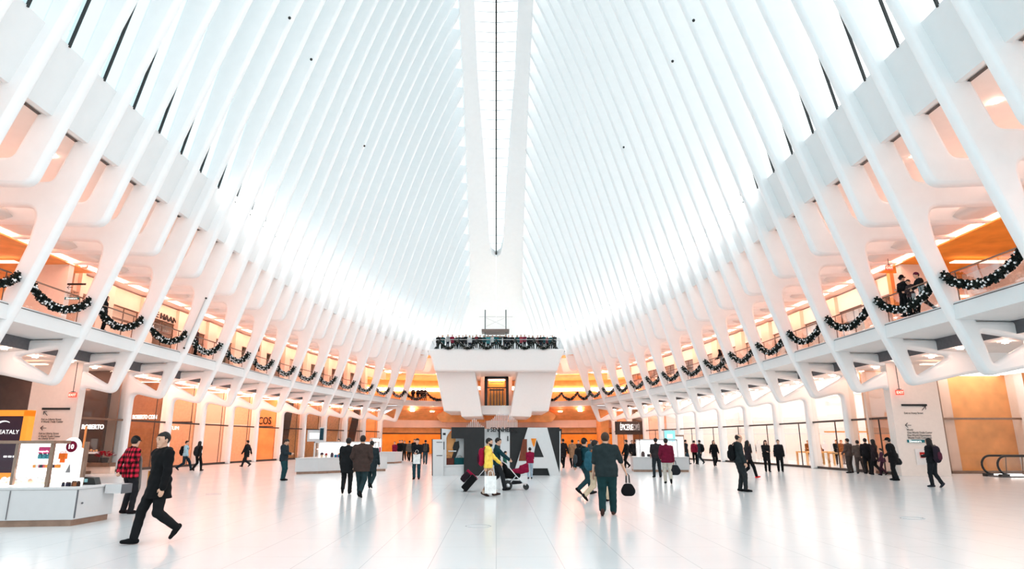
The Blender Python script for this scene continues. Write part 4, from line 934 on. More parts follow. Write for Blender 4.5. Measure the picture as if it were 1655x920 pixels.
def small(kind, label, cat, loc, s, c, group):
    t = thing(kind, label, cat, loc, rgk.uniform(-.5, .5), group)
    if kind == 'gift_bag':
        MB().box(-s*.4, s*.4, -s*.22, s*.22, 0, s).build('bag', cloth(c), t); m = MB(); m.tube([(-s*.2, 0, s), (-s*.15, 0, s*1.35), (s*.15, 0, s*1.35), (s*.2, 0, s)], s*.04, 5); m.build('handle', cloth(c), t)
    elif kind == 'cake_box':
        MB().box(-s*.5, s*.5, -s*.35, s*.35, 0, s*.5).build('box', cloth(c), t); MB().box(-s*.06, s*.06, -s*.36, s*.36, 0, s*.51).build('ribbon', cloth((210, 60, 110)), t)
    elif kind == 'jar':
        MB().lathe([(s*.35, 0), (s*.38, s*.1), (s*.38, s*.7), (s*.25, s*.8)], n=10).build('jar', cloth(c), t); MB().lathe([(s*.28, s*.8), (s*.28, s)], n=10).build('lid', cloth((90, 70, 60)), t)
    elif kind == 'cupcake':
        MB().lathe([(s*.22, 0), (s*.33, s*.45)], n=10).build('case', cloth((230, 200, 170)), t); MB().ball((0, 0, s*.55), s*.36, 8, 6).build('icing', cloth(c), t)
    return t
xs_ = np.linspace(-10.2, x1-.2, 9)
for i, x in enumerate(xs_): small('cupcake', 'iced cupcake on the case floor of the left kiosk', 'cupcake', (x, 13.45+.12*(i % 2), .78), .12, (245, 240, 236) if i % 3 else (236, 180, 150), 'cupcakes in the left kiosk')
for i, x in enumerate(np.linspace(-10.15, x1-.25, 9)): small('cupcake', 'iced cupcake at the back of the case floor of the left kiosk', 'cupcake', (x, 13.72, .78), .15, (250, 246, 242), 'back row cupcakes in the left kiosk')
for i, x in enumerate(np.linspace(-9.5, x1-.15, 7)): small('cake_box', 'small boxed cake on the middle shelf of the left kiosk', 'box', (x, 13.7, 1.093), .13, [(235, 150, 70), (230, 225, 220), (60, 60, 66)][i % 3], 'boxed cakes in the left kiosk')
for i, x in enumerate((-9.45, -9.36, -9.27)): small('jar', 'teal topped jar on the upper shelf of the left kiosk', 'jar', (x, 13.68, 1.273), .12, (70, 150, 160), 'teal jars in the left kiosk')
for i, x in enumerate((-9.0, -8.93)): small('gift_bag', 'orange gift bag on the upper shelf of the left kiosk', 'bag', (x, 13.66, 1.273), .11, (232, 110, 40), 'orange gift bags in the left kiosk')
# arched promotion panel with the round maroon badge
xa, za = fy(117, 722, 13.95); t = thing('promotion_panel', 'white arched panel with a round maroon badge reading 10 on the left kiosk', 'sign', (xa, 13.95, .74)); h_ = za-.74
P = [(-.26, 0), (.26, 0), (.26, h_-.05)]+[(.19*math.cos(a), h_+.19*math.sin(a)) for a in np.linspace(-.1, math.pi+.1, 14)]+[(-.26, h_-.05)]
MB().prism_y(P, -.02, .02).build('panel', mat('frosted_panel', (.9, .9, .9), .4, emit=.25), t)
MB().lathe([(.001, -.03), (.115, -.03), (.115, -.021)], (0, 0, h_), 24, 'y').build('badge', cloth((112, 18, 48)), t); text('lettering', '10', .13, WSIGN, t, (-.01, -.034, h_-.045), FR, .003, 'CENTER', .003)
MB().box(.27, .33, -.03, .05, 0, h_+.1).build('post', KB, t); MB().prism_y([(-.05, .25), (.05, .25), (.02, .42)], -.03, -.021).build('tree_motif', cloth((120, 124, 128)), t); MB().box(-.2, -.1, -.03, -.021, .45, .6).build('orange_mark', cloth((236, 110, 40)), t)
t = thing('till', 'black wedge shaped till on the left kiosk counter', 'till', (fy(147, 783, 14.1)[0], 14.1, .74)); MB().prism_y([(-.16, 0), (.16, 0), (.10, .14), (-.12, .16)], -.1, .1).build('case', BLACK, t); MB().box(-.15, -.02, -.105, -.1, .05, .12).build('screen', cloth((150, 200, 205)), t)
t = thing('takeaway_cup', 'white takeaway cup on the left kiosk counter', 'cup', (fy(130, 783, 13.7)[0], 13.7, .74)); MB().lathe([(.035, 0), (.045, .14)], n=12).build('cup', WSIGN, t); MB().lathe([(.047, .14), (.045, .16)], n=12).build('lid', WHITE, t)
for i, (px, c) in enumerate(((102, (50, 50, 64)), (107, (70, 60, 80)), (112, (40, 40, 50)), (117, (110, 70, 56)), (121, (140, 90, 60)), (125, (60, 44, 40)))):
    small('jar', 'small dark jar in the row on the left kiosk counter', 'jar', (fy(px, 784, 13.55)[0], 13.55+.03*(i % 2), .74), .08+.02*(i > 2), c, 'jars on the left kiosk counter')
# hall kiosks farther away
def far_kiosk(label, plan, zc, case_z, x0, x1, y, goods, sign=None, gl=''):
    t = kiosk('kiosk', label, plan, zc)
    f = MB(); d = .9
    for x in (x0, x1):
        for yy in (y, y+d): f.box(x-.03, x+.03, yy-.03, yy+.03, zc, case_z)
    f.box(x0-.03, x1+.03, y-.03, y+d+.03, case_z-.07, case_z); f.build('case_frame', KW, t)
    MB().box(x0+.03, x1-.03, y-.01, y, zc, case_z-.07).build('case_glass', GL, t); MB().box(x0, x1, y+d*.5, y+d, (zc+case_z)/2, (zc+case_z)/2+.02).build('case_shelf', KL, t)
    MB().box(x0+.05, x1-.05, y+d-.02, y+d, zc, case_z-.07).build('lit_back', KL, t)
    for i, (kd, x, z, s, c) in enumerate(goods): small(kd, '%s on display in the %s' % ({'gift_bag': 'bright bag', 'cake_box': 'coloured box', 'jar': 'coloured jar', 'cupcake': 'round trinket'}[kd], gl), kd.split('_')[-1], (x0+(x1-x0)*x, y+.25+.1*(i % 2), zc+z), s*.72, c, '%ss in the %s' % (kd.replace('_', ' '), gl))
    return t
P = [fp(476, 767), fp(513, 766), fp(600, 762), (-6.2, 37.6), (-10.2, 36.4)]
zc2 = .80
k2 = far_kiosk('angular white kiosk with toys left of the walking couple', P, zc2, 1.62, -9.75, -6.5, 35.3, [('gift_bag', .40, 0, .3, (236, 150, 60)), ('gift_bag', .5, 0, .45, (240, 170, 90)), ('cake_box', .36, 0, .4, (30, 110, 140)), ('jar', .66, 0, .3, (120, 170, 50)),
    ('gift_bag', .78, 0, .28, (220, 60, 80)), ('cupcake', .1, 0, .4, (60, 40, 50)), ('cupcake', .18, .0, .35, (180, 60, 60)), ('jar', .27, 0, .35, (80, 60, 70)), ('cake_box', .9, 0, .35, (230, 120, 60))], gl='toy kiosk')
xx, zz = fy(510, 706, 35.6); t = thing('kiosk_sign', 'white lit sign box standing on the toy kiosk', 'sign', (xx, 35.6, 1.62)); MB().box(-.42, .42, -.1, .1, 0, zz+.35-1.62).build('box', KW, t); MB().box(-.3, .3, -.11, -.1, .15, zz+.2-1.62).build('face', mat('lit_sign', (.85, .86, .85), emit=.4), t)
xx, zz = fy(520, 708, 35.4); t = thing('kiosk_screen', 'narrow dark screen beside the sign on the toy kiosk', 'screen', (xx, 35.4, 1.62)); MB().box(-.12, .12, -.05, .05, 0, .75).build('case', KW, t); MB().box(-.1, .1, -.06, -.05, .08, .7).build('screen', cloth((34, 60, 72)), t)
P = [fp(590, 750.5), fp(638, 749.5), (-7.4, 52), (-10.3, 52)]
far_kiosk('small white kiosk with crimson goods behind the parka walker', P, .85, 1.9, P[0][0]+.1, P[1][0]-1.2, 50.0, [('gift_bag', .35, 0, .6, (214, 24, 80)), ('gift_bag', .55, 0, .5, (226, 40, 90)), ('cake_box', .75, 0, .5, (60, 50, 56)), ('jar', .18, 0, .5, (230, 90, 130)), ('gift_bag', .88, 0, .5, (200, 30, 70))], gl='crimson kiosk')
P = [fp(1024, 763), fp(1115, 763.5), (10.9, 38.4), (7.8, 38.4)]
far_kiosk('white kiosk with a blue screen sign right of centre', P, .80, 1.75, P[0][0]+.5, P[1][0]-.4, 36.9, [('jar', .1, 0, .4, (90, 70, 70)), ('cake_box', .3, 0, .4, (60, 56, 60)), ('jar', .5, 0, .4, (150, 60, 50)), ('gift_bag', .75, 0, .4, (40, 40, 46))], gl='blue sign kiosk')
xx, zz = fy(1082, 705, 37.5); t = thing('kiosk_sign', 'light blue screen sign on the kiosk right of centre', 'sign', (xx, 37.5, 1.75)); MB().box(-.32, .32, -.08, .08, 0, zz+.32-1.75).build('case', KW, t); MB().box(-.3, .3, -.09, -.08, zz-.3-1.75, zz+.3-1.75).build('screen', mat('blue_screen', (.25, .65, .75), emit=.5), t); MB().box(-.15, .15, -.095, -.09, zz-.12-1.75, zz+.1-1.75).build('picture', WSIGN, t)
t = thing('poster_board', 'dark framed white poster board beside the blue sign kiosk', 'board', (fy(1097, 730, 38.6)[0], 38.6, 0)); MB().box(-.35, .35, -.04, .04, .2, 2.0).build('frame', KB, t); MB().box(-.3, .3, -.05, -.04, .3, 1.9).build('poster', WSIGN, t); MB().box(-.3, .3, -.2, .2, 0, .2).build('foot', KB, t)
# giant letter display in the middle of the hall
YL = 32.75
def q(px, py, Y=YL): X, Z = fy(px, py, Y); return (X, max(Z, 0.0))
LB = mat('letter_black', (.018, .018, .019), .5, noise=.1); LW = mat('letter_white', (.66, .66, .66), .5, noise=.015)
d = thing('letter_display', 'giant black and white letter display of luggage in the middle of the hall', 'display', (0, YL, 0))
def lp(name, pts, y0, y1, m): return MB().prism_y([q(*p) for p in pts], y0, y1).build(name, m, d)
lp('letter_t', [(730, 691), (783, 691), (783, 775), (750, 775), (750, 709), (730, 709)], -.25, 1.2, LB)
lp('white_panel', [(783, 693), (806, 693), (806, 775), (783, 775)], .3, .5, LW); lp('white_panel', [(808.5, 693), (824, 693), (824, 775), (808.5, 775)], .1, .5, LW); lp('black_post', [(806, 693), (808.5, 693), (808.5, 775), (806, 775)], .15, .5, LB)
lp('handle', [(820, 705), (821.5, 705), (821.5, 713), (820, 713)], .05, .1, LB)
lp('black_panel', [(824, 691), (904.5, 691), (904.5, 775), (824, 775)], .1, 1.2, LB)
lp('letter_a', [(853, 691.5), (884, 691.5), (905, 775), (888.5, 775), (885, 757), (861, 757), (857.5, 775), (829, 775)], -.15, .1, LW)
lp('letter_a_opening', [(867, 711), (878.5, 739), (861.5, 739)], -.16, -.15, LB)
lp('side_panel', [(905.5, 693), (911, 693), (907, 745), (905.5, 745)], .9, 1.2, LB); lp('edge_strip', [(904.5, 697), (906, 697), (906, 775), (904.5, 775)], .0, .3, LW)
lp('brown_poster', [(845, 710), (851.5, 710), (851.5, 745), (838, 745)], -.17, -.15, cloth((120, 66, 50))); lp('tulip_motif', [(858, 709), (866.5, 709), (864, 720), (862.5, 723), (860.5, 719)], -.17, -.15, cloth((236, 140, 50)))
lp('door_panel', [(700, 710.5), (717, 710.5), (717, 775), (700, 775)], -.2, -.1, LW); lp('door_edge', [(698.5, 710), (700, 710), (700, 775), (698.5, 775)], -.2, .4, LB)
lp('slot', [(706, 714.5), (715.5, 714.5), (715.5, 715.5), (706, 715.5)], -.21, -.2, LB); lp('slot', [(706, 736), (715.5, 736), (715.5, 737), (706, 737)], -.21, -.2, LB)
lp('white_frame', [(714, 693), (730, 694.5), (723.5, 703), (721.5, 708), (721.5, 752), (750, 752), (750, 775), (714, 775)], -.05, .1, LW); lp('frame_edge', [(712, 693), (714, 693), (714, 711), (712, 711)], -.05, .4, LB)
lp('orange_picture', [(721, 700), (742, 700), (736, 752), (721, 752)], .3, .35, ORANGE); lp('white_back', [(736, 709), (751, 709), (751, 775), (733, 775)], .28, .3, LW)
lp('bag_silhouette', [(734, 715), (741, 713), (742, 723), (739, 731), (735, 742), (729, 742), (733, 730), (731, 724)], .22, .28, LB); lp('picture_caption', [(724, 728.5), (737, 728.5), (737, 730.5), (724, 730.5)], .2, .22, LW)
lp('emblem', [(716, 700), (720.5, 700), (720.5, 703.5), (716, 703.5)], -.06, -.05, LB); lp('emblem', [(716, 714), (718.5, 714), (718.5, 727), (716, 727)], -.06, -.05, GREY)
lp('shelf', [(716, 752), (751, 751), (751, 753), (716, 754)], -.1, .3, LW)
X, Z = q(812, 694); text('lettering', 'ıı·SENNHEISER', .29, LB, d, (X, .0, Z-.12), FR, .02, 'CENTER', .012, .85)
X, Z = q(724, 752); bag('brown leather holdall on the left shelf of the letter display', (X, YL+.1, Z+.01), (.55, .22, .32), (92, 48, 40), handle=.14, name='holdall'); X, Z = q(742.5, 751); bag('teal holdall on the right shelf of the letter display', (X, YL+.12, Z), (.5, .22, .32), (16, 72, 76), handle=.1, name='holdall')
# white rods rising above the letter display
t = thing('rod_sculpture', 'two clusters of thin white vertical rods rising above the letter display', 'sculpture', (0, YL+.9, 0)); r0 = None; RM = mat('rod_white', (.88, .86, .84), .4, noise=.01)
RODS = [(755+2.9*i, 690-13.5*math.exp(-((i-4)/3.0)**2)) for i in range(10)]+[(787+2.55*i, 690-9-26*math.exp(-((i-10.5)/5.0)**2)) for i in range(20)]
for px, py in RODS:
    X, Z = fy(px, py, YL+.9)
    if r0 is None: r0 = MB().tube([(0, 0, 0), (0, 0, 1)], .017, 6).build('rod', RM, t); o = r0
    else: o = r0.copy(); link(o)
    o.parent = t; o.location = (X, 0, 2.2); o.scale = (1, 1, Z-2.2)
MB().box(-1.5, 1.2, -.05, .05, 2.15, 2.22).build('base', RM, t); MB().box(-1.5, -1.45, -.04, .04, 0, 2.2).build('post', RM, t); MB().box(1.1, 1.15, -.04, .04, 0, 2.2).build('post', RM, t)
# escalator at the right edge
ex, ey = 24.3, 31.5
es = thing('escalator', 'escalator with black handrail and glass side at the right edge', 'escalator', (ex-.9, ey, 0))
def loop2(y): return [(8, y, .10)]+[(.52-.44*math.cos(a), y, .53-.43*math.sin(a)) for a in np.linspace(math.pi/2, -math.pi/2, 13)]+[(8, y, .96)]
for y in (-.5, .5):
    MB().tube(loop2(y), .05, 8).build('handrail', BLACK, es, smooth=4); MB().box(.35, 8, y-.01, y+.01, .16, .9).build('glass_side', GL, es)
    MB().box(.1, 8, y-.1, y+.1, 0, .14).build('skirt', DARK, es); MB().box(.5, 8, y-.13, y-.10, .06, .12).build('light_line', COOL, es)
    for x in (1.2, 2.6, 4.0): MB().bar((x, y, .14), (x+.1, y, .93), .03).build('bracket', BRASS, es)
MB().box(.2, 8, -.4, .4, 0, .05).build('tread', GREY, es)
# glazed wall of the right side passage
w = st(mesh_obj('window_300', [(19.9, 34.6, .1), (31, 34.6, .1), (31, 34.6, 5.3), (19.9, 34.6, 5.3)], [(0, 1, 2, 3)], GLS)); m = MB()
m.box(19.9, 31, 34.55, 34.65, 2.75, 2.85); m.box(19.9, 31, 34.5, 34.7, 0, .14); m.box(23.6, 23.72, 34.5, 34.7, 0, 5.3); m.build('frame', BRASS, w)
m = MB(); m.box(23.75, 24.4, 34.7, 34.9, 0, 5.3); st(m.build('pillar_right_passage', PINK)); st(MB().box(19.9, 21.6, 34.8, 35.0, 0, 5.3).build('wall_right_panel', PINK))
# round cover rings in the floor
RING = mat('ring_grey', (.45, .46, .47), .5)
for lab, px, py in (('thin round cover ring in the floor near the middle', 773, 851), ('thin round cover ring in the floor at the right', 1474, 838), ('thin round cover ring in the floor by the left shops', 345, 799)):
    x, y = fp(px, py); t = thing('floor_cover', lab, 'floor cover', (x, y, 0)); MB().tube([(.24*math.cos(a), .24*math.sin(a), .002) for a in np.linspace(0, 2*math.pi, 28, endpoint=False)], .006, 4, True).build('ring', RING, t)
    for sg in (-1, 1): MB().lathe([(.012, 0), (.012, .006)], (sg*.24, 0, 0), 8).build('pin', SG, t)
# tables in the bright store
OAK = mat('oak_table', (.72, .42, .16), .4, noise=.12)
for lab, px, py, w, Y in (('long oak display table in the bright store behind the tall queue', 1368, 756, 1.6, 41.5), ('long oak display table deeper in the bright store', 1318, 748, 2.0, 47.0), ('oak display table at the near end of the bright store', 1409, 758, 1.4, 37.2)):
    x = fy(px, 740, Y)[0]; t = thing('display_table', lab, 'table', (x, Y, 0)); MB().box(-w/2, w/2, -.8, .8, .86, .95).build('tabletop', OAK, t, bevel=.01)
    for a in (-1, 1):
        for b in (-1, 1): MB().box(a*w/2-.12 if a > 0 else -w/2, a*w/2 if a > 0 else -w/2+.12, b*.8-.1 if b > 0 else -.8, b*.8 if b > 0 else -.7, 0, .86).build('leg', OAK, t)
    for i in range(3): MB().box(-w*.35+i*w*.3, -w*.35+i*w*.3+.02, -.3, .0, .95, 1.1).build('tablet', BLACK, t)
x, z = fy(1437, 705, 40.8); t = thing('wall_screen', 'teal and dark screen panel inside the bright store beside the right pier', 'screen', (x, 40.7, 0)); MB().box(-.5, .5, -.05, .05, 1.3, 2.4).build('screen', cloth((60, 140, 150)), t); MB().box(-.55, .55, -.04, .06, 0, 2.6).build('case', ORANGE, t); MB().box(-.5, .5, -.06, -.05, 1.75, 1.95).build('band', LB, t)
st(MB().box(20.6, 24.5, 40.9, 41.1, 2.17, 2.26).build('beam_store_shelf', ORANGE))
# stroller, suitcase, bags
YS_ = 23.1
t = thing('stroller', 'grey framed stroller with maroon footmuff pushed by the teal jacket walker', 'stroller', (.40, YS_, 0)); SIL = mat('silver_tube', (.6, .6, .62), .3, metal=.7)
for y in (-.27, .27):
    MB().lathe([(.10, -.02), (.15, -.022), (.155, 0), (.15, .022), (.10, .02)], (0, y, .155), 18, 'y').build('wheel', BLACK, t, smooth=.8); MB().lathe([(.03, -.03), (.10, -.012), (.10, .012), (.03, .03)], (0, y, .155), 12, 'y').build('hub', SIL, t)
    MB().tube([(-.28, y, 1.02), (-.05, y, .86), (.28, y, .48), (.60, y, .17)], .018, 8).build('frame_tube', SIL, t, smooth=4); MB().tube([(0, y, .155), (.28, y, .48)], .016, 8).build('strut', SIL, t)
for y in (-.12, .12): MB().lathe([(.06, -.02), (.10, -.02), (.10, .02), (.06, .02)], (.63, y, .105), 14, 'y').build('wheel', BLACK, t, smooth=.8)
MB().tube([(.6, -.27, .17), (.63, -.12, .2), (.63, .12, .2), (.6, .27, .17)], .016, 8).build('axle', SIL, t); MB().tube([(-.28, -.27, 1.02), (-.30, 0, 1.05), (-.28, .27, 1.02)], .022, 8).build('handle', BLACK, t)
blob('basket', [((.05, 0, .24), (.42, 0, .25), .12, .09, V3(0, 0, 1), .6)], .02, cloth(CHAR), t); blob('seat', [((-.02, 0, .55), (.30, 0, .50), .17, .15, V3(0, 1, 0), .95), ((-.05, 0, .62), (-.14, 0, .85), .16, .12, V3(1, 0, 0), .6)], .02, cloth(BLK), t)
blob('footmuff', [((.22, 0, .58), (.62, 0, .66), .15, .13, V3(0, 0, 1), .75), ((.5, 0, .70), (.66, 0, .80), .14, .09, V3(1, 0, 0), .8)], .02, cloth((130, 16, 52)), t, fold=.008)
t = thing('suitcase', 'black rolling suitcase with maroon strap tilted behind the yellow hoodie walker', 'suitcase', (-1.12, 22.35, .02)); t.rotation_euler = (0, math.radians(42), 0)
MB().box(-.13, .11, -.2, .2, .06, .62).build('shell', cloth(BLK), t, bevel=.04); MB().box(-.34, -.135, -.17, .17, .22, .56).build('front_bag', cloth((36, 24, 32)), t, bevel=.05)
MB().box(-.345, .115, -.06, .06, .55, .635).build('strap', cloth((150, 24, 60)), t); MB().box(-.35, -.33, -.12, .12, .3, .46).build('pocket', cloth((90, 24, 48)), t)
for y in (-.14, .14): MB().lathe([(.055, -.02), (.055, .02)], (.06, y, .05), 12, 'y').build('wheel', BLACK, t); MB().tube([(.08, y*.7, .6), (.08, y*.7, 1.02)], .01, 6).build('handle_rod', SIL, t)
MB().tube([(.08, -.12, 1.02), (.08, .12, 1.02)], .018, 6).build('handle_grip', BLACK, t)
# ------------------------------------------------------------------ people on the floor, near to far
def at(px, py): return fp(px, py)
def P_(label, px, py, yaw, **k): x, y = fp(px, py); return person(label, x, y, yaw, **k)
# --- the nearest walkers
p1 = P_('man in long black coat striding to the left in front of the kiosk', 246, 878, 146, h=1.80, q=3, pose=dict(fl=(-.14, -.28, .14, 42), fr=(.12, .24, .0, -8), hl=(-.29, .10, .88), hr=(.27, -.02, .88)), girth=1.08, hem=.70, top=(15, 15, 17), skirt=1.16, hood='down', collar=(30, 34, 35), head=(-8, 0), hm=HAIR, legs=(22, 23, 25), shoes=BLK, puff=1.2)
t = thing('envelope', 'tan folder tucked under the arm of the man in the black coat', 'folder', p1['W']((.30, -.06, .93)), math.radians(146)); MB().box(-.015, .015, -.10, .10, -.16, .17).build('cover', cloth((198, 128, 58)), t)
p2 = P_('person in red plaid shirt and black cap standing behind the man in the coat', 202, 831, -38, h=1.74, q=2, top=PLAID, hem=.80, legs=(30, 30, 34), shoes=(26, 20, 22), hair='short', hat=('cap', BLK), pose=dict(fl=(-.12, .0), fr=(.12, .06), hl=(-.10, -.22, .95), hr=(.08, -.23, .95), pol=(-1, -.6, 0), por=(1, -.6, 0)), girth=1.16, leg_g=1.12, skirt=1.0, head=(-30, 4))
t = thing('apron', 'grey apron hanging at the front of the person in the plaid shirt', 'apron', p2['W']((.06, .0, 0)), math.radians(-38)); blob('cloth', [((-.06, .16, 1.15), (-.04, .17, .62), .16, .19, V3(0, 1, 0), .25)], .015, cloth((112, 106, 102)), t)
p17 = P_('big man in dark T-shirt and teal trousers walking away right of centre', 983, 834, -14, h=1.84, q=2, sleeve=False, top=(36, 46, 48), hem=.80, legs=(24, 54, 56), shoes=BRN, girth=1.28, leg_g=1.28, pose=dict(fl=(-.10, -.16, .05, 25), fr=(.10, .22, 0, -8), hl=(-.30, .1, .86), hr=(.40, .20, .90)), hm=HAIRB)
bag('black bag swinging beside the big man in the dark T-shirt', p17['W']((.43, .24, .40)), (.18, .16, .28), BLK, handle=.2, name='carried_bag', soft=True)
p16 = P_('person in cream trousers half hidden behind the big man', 964, 811, -60, h=1.72, q=2, legs=KHAKI, top=TAN, hem=.84, pose=WALK(.34, 1), leg_g=1.2)
backpack('blue green backpack on the person in cream trousers', p16, (40, 86, 100))
p15 = P_('young man in teal sweater and cap walking right with a black backpack', 946, 800, -68, h=1.76, q=2, top=(18, 58, 66), legs=(28, 54, 60), hem=.82, hat=('cap', BLK), pose=WALK(.28, -1), head=(-30, 0))
backpack('black backpack on the young man in the teal sweater', p15, BLK, 1.05, (60, 64, 68))
p12 = P_('bearded man in yellow hoodie pulling a suitcase', 789, 802, -84, h=1.74, q=2, top=YEL, hem=.84, hood='down', legs=CAMO, beard=True, shoes=(58, 40, 36), leg_g=1.25, pose=dict(fl=(-.08, .20, 0, -8), fr=(.08, -.14, .03, 18), hl=(-.18, .40, .96), hr=(.24, -.10, .82)), girth=1.08, head=(10, 4))
backpack('maroon backpack on the man in the yellow hoodie', p12, (150, 14, 52), 1.0, (60, 20, 36))
bag('white paper shopping bag carried by the man in the yellow hoodie', p12['W']((.27, .04, .10)), (.34, .16, .50), (236, 236, 234), yaw=5, handle=.16)
p13 = P_('man in dark teal jacket pushing the stroller', 803, 793, -90, h=1.78, q=2, top=(20, 52, 58), hem=.84, legs=CHAR, pose=PUSH, head=(0, 12))
P_('child in green top standing beyond the stroller', 816, 774, -80, h=1.2, q=1, top=(40, 96, 80), legs=BLK, head=(0, 10))
P_('child in maroon sweater and grey jeans facing the letter display', 857, 774, 5, h=1.36, q=2, top=(132, 18, 54), legs=LJEANS, hem=.86, pose=dict(fl=(-.10, 0), fr=(.08, .03), hl=(-.08, .30, 1.06), hr=(.1, .3, 1.06)), shoes=CHAR)
# --- left of centre
p7 = P_('person in long black coat walking away on the left of the pair', 559, 799, 2, h=1.74, q=2, top=(24, 26, 28), hem=.66, legs=(26, 28, 30), pose=WALK(.16, 1), girth=1.12, puff=1.5, hm=HAIR)
p8 = P_('person in brown jacket walking away on the right of the pair', 582, 804, -2, h=1.80, q=2, top=(62, 48, 44), hem=.72, legs=(34, 52, 56), pose=dict(fl=(-.06, .12, 0, 0), fr=(.05, -.22, .08, 40), hl=(-.22, .14, .98), hr=(.22, .16, 1.0)), girth=1.26, puff=1.6)
P_('person in dark parka walking behind the brown jacket', 598, 790, -6, h=1.66, q=1, top=(32, 42, 46), hem=.62, legs=(30, 50, 54), pose=WALK(.2, -1), girth=1.2, hood='down')
P_('man in dark jacket and teal trousers looking at his phone', 456, 777, -100, h=1.74, q=2, top=(36, 46, 52), hem=.80, legs=(28, 62, 68), pose=PHONE, head=(0, 28), girth=1.15, leg_g=1.15)
a = P_('person in light blue jacket walking right along the left shops', 297, 761, -82, h=1.74, q=1, top=(160, 196, 212), legs=(26, 44, 54), pose=WALK(.36, -1)); backpack('black backpack on the person in the light blue jacket', a, BLK)
a = P_('person in black with backpack beside the light blue jacket', 318, 762, -20, h=1.66, q=1, top=(26, 28, 30), legs=BLK, pose=WALK(.22, 1), hair='long'); backpack('dark backpack on the person in black by the left shops', a, CHAR)
P_('man in long dark coat walking left along the left shops', 397, 755, 80, h=1.76, q=1, top=(26, 28, 32), hem=.66, legs=(26, 30, 34), pose=WALK(.32, 1))
a = P_('person in black jacket standing with a white tote in the middle left', 673, 775, 178, h=1.76, q=1, top=(20, 22, 26), legs=(30, 60, 70), pose=PHONE, head=(0, 14)); bag('white tote bag with dark print held by the standing person in black', a['W']((-.03, .27, .66)), (.3, .1, .42), (226, 226, 224), yaw=0)
a = P_('person in dark jacket and jeans with backpack right of the white tote', 687, 751, 6, h=1.74, q=1, top=(26, 30, 36), legs=JEANS, pose=WALK(.14, 1)); backpack('grey backpack on the person in jeans near the letter display', a, (60, 58, 56))
far_l = [('person in dark coat behind the crimson kiosk', 637, 747, 170, MAROON, 1.62), ('person in black at the wooden far wall, left of a skirted one', 645, 745, 190, BLK, 1.74), ('person in black skirt at the wooden far wall', 653, 745, 175, (30, 30, 32), 1.70), ('person in grey jacket walking at the wooden far wall', 661, 746, 20, (92, 84, 76), 1.70), ('tall person in black behind the white tote holder', 669, 747, 170, BLK, 1.82), ('person in dark green among the wall group', 649, 743, 160, (36, 44, 40), 1.76)]
for l, px, py, yw, c, h in far_l: P_(l, px, py, yw, h=h, q=0, top=c, legs=BLK, pose=WALK(.14, 1), hem=.78)
P_('shop assistant behind the toy kiosk', 545, 757, 180, h=1.78, q=0, top=BLK, legs=BLK)
# --- right of centre
mid = [('person in dark coat beside the letter display', 911, 757, 20, (30, 26, 28), BLK, 1.80, .66), ('person in tan coat walking away right of the letter display', 926, 757, 0, (150, 112, 84), BLK, 1.74, .62), ('person in dark jacket behind the tan coat', 936, 751, 170, (40, 34, 32), BLK, 1.72, .84),
       ('person in white and black near the centre right crowd', 957, 755, 175, (70, 76, 80), BLK, 1.74, .84), ('person in black leaning at the far kiosk', 1014, 757, 60, (20, 22, 24), BLK, 1.74, .84), ('person in black behind the leaning one', 1023, 750, 190, (24, 24, 26), BLK, 1.72, .80),
       ('second dark jacket behind the leaning person', 1029, 751, 10, (30, 28, 30), BLK, 1.74, .80), ('person in dark clothes behind the kiosk with blue sign', 1047, 755, 180, (34, 36, 40), BLK, 1.70, .84), ('person in black jacket with dark jeans right of the blue sign kiosk', 1110, 751, -70, (34, 36, 40), JEANS, 1.76, .82)]
for l, px, py, yw, c, lg, h, hm_ in mid: P_(l, px, py, yw, h=h, q=1 if py > 754 else 0, top=c, legs=lg, hem=hm_, pose=WALK(.16, 1) if yw < 100 else STAND)
P_('man in dark T-shirt standing at the blue sign kiosk', 1063, 772, 4, h=1.78, q=2, top=(44, 40, 42), legs=(38, 44, 48), sleeve=False, girth=1.15, pose=dict(fl=(-.15, 0), fr=(.15, .03), hl=(-.22, .18, .95), hr=(.26, .1, .85)))
a = P_('person in maroon jacket and khaki trousers walking away', 1080, 782, -8, h=1.74, q=2, top=(104, 20, 46), legs=(190, 184, 172), hem=.80, girth=1.12, leg_g=1.15, pose=dict(fl=(-.09, .08, 0, 0), fr=(.10, -.18, .07, 40), hl=(-.22, .2, .98), hr=(.26, .0, .84)))
bag('black bag in the hand of the person in the maroon jacket', a['W']((.30, .05, .34)), (.22, .16, .4), (36, 38, 42), handle=.16, name='carried_bag', soft=True)
a = P_('person in maroon and yellow top far right of the blue sign kiosk', 1124, 750, -20, h=1.72, q=1, top=(130, 24, 50), legs=BLK, pose=WALK(.18, 1)); blob('yellow_yoke', [(a['T'](-.12, 0, .40)*a['s'], a['T'](.12, 0, .40)*a['s'], .12, .12, V3(0, 1, 0), .75)], .02, cloth((226, 160, 50)), a['root'])
a = P_('person in dark jacket with black backpack far right of the blue sign kiosk', 1133, 751, 40, h=1.74, q=1, top=(44, 52, 58), legs=(36, 44, 50), pose=WALK(.2, -1)); backpack('black backpack on the person far right of the blue sign kiosk', a, BLK)
P_('woman with long dark hair in black coat walking', 1156, 754, 180, h=1.70, q=1, top=BLK, hem=.62, legs=BLK, hair='long', pose=WALK(.12, 1))
a = P_('tall balding man in dark jacket standing in profile right of centre', 1199, 795, -95, h=1.86, q=2, top=(38, 44, 46), legs=(40, 44, 46), hair='thin', pose=dict(fl=(-.10, -.02), fr=(.10, .10), hl=(-.24, .06, .84), hr=(.24, .12, .86)), girth=1.12, leg_g=1.12, hood='down', head=(0, 10)); backpack('black backpack low on the tall balding man', a, BLK, .95)
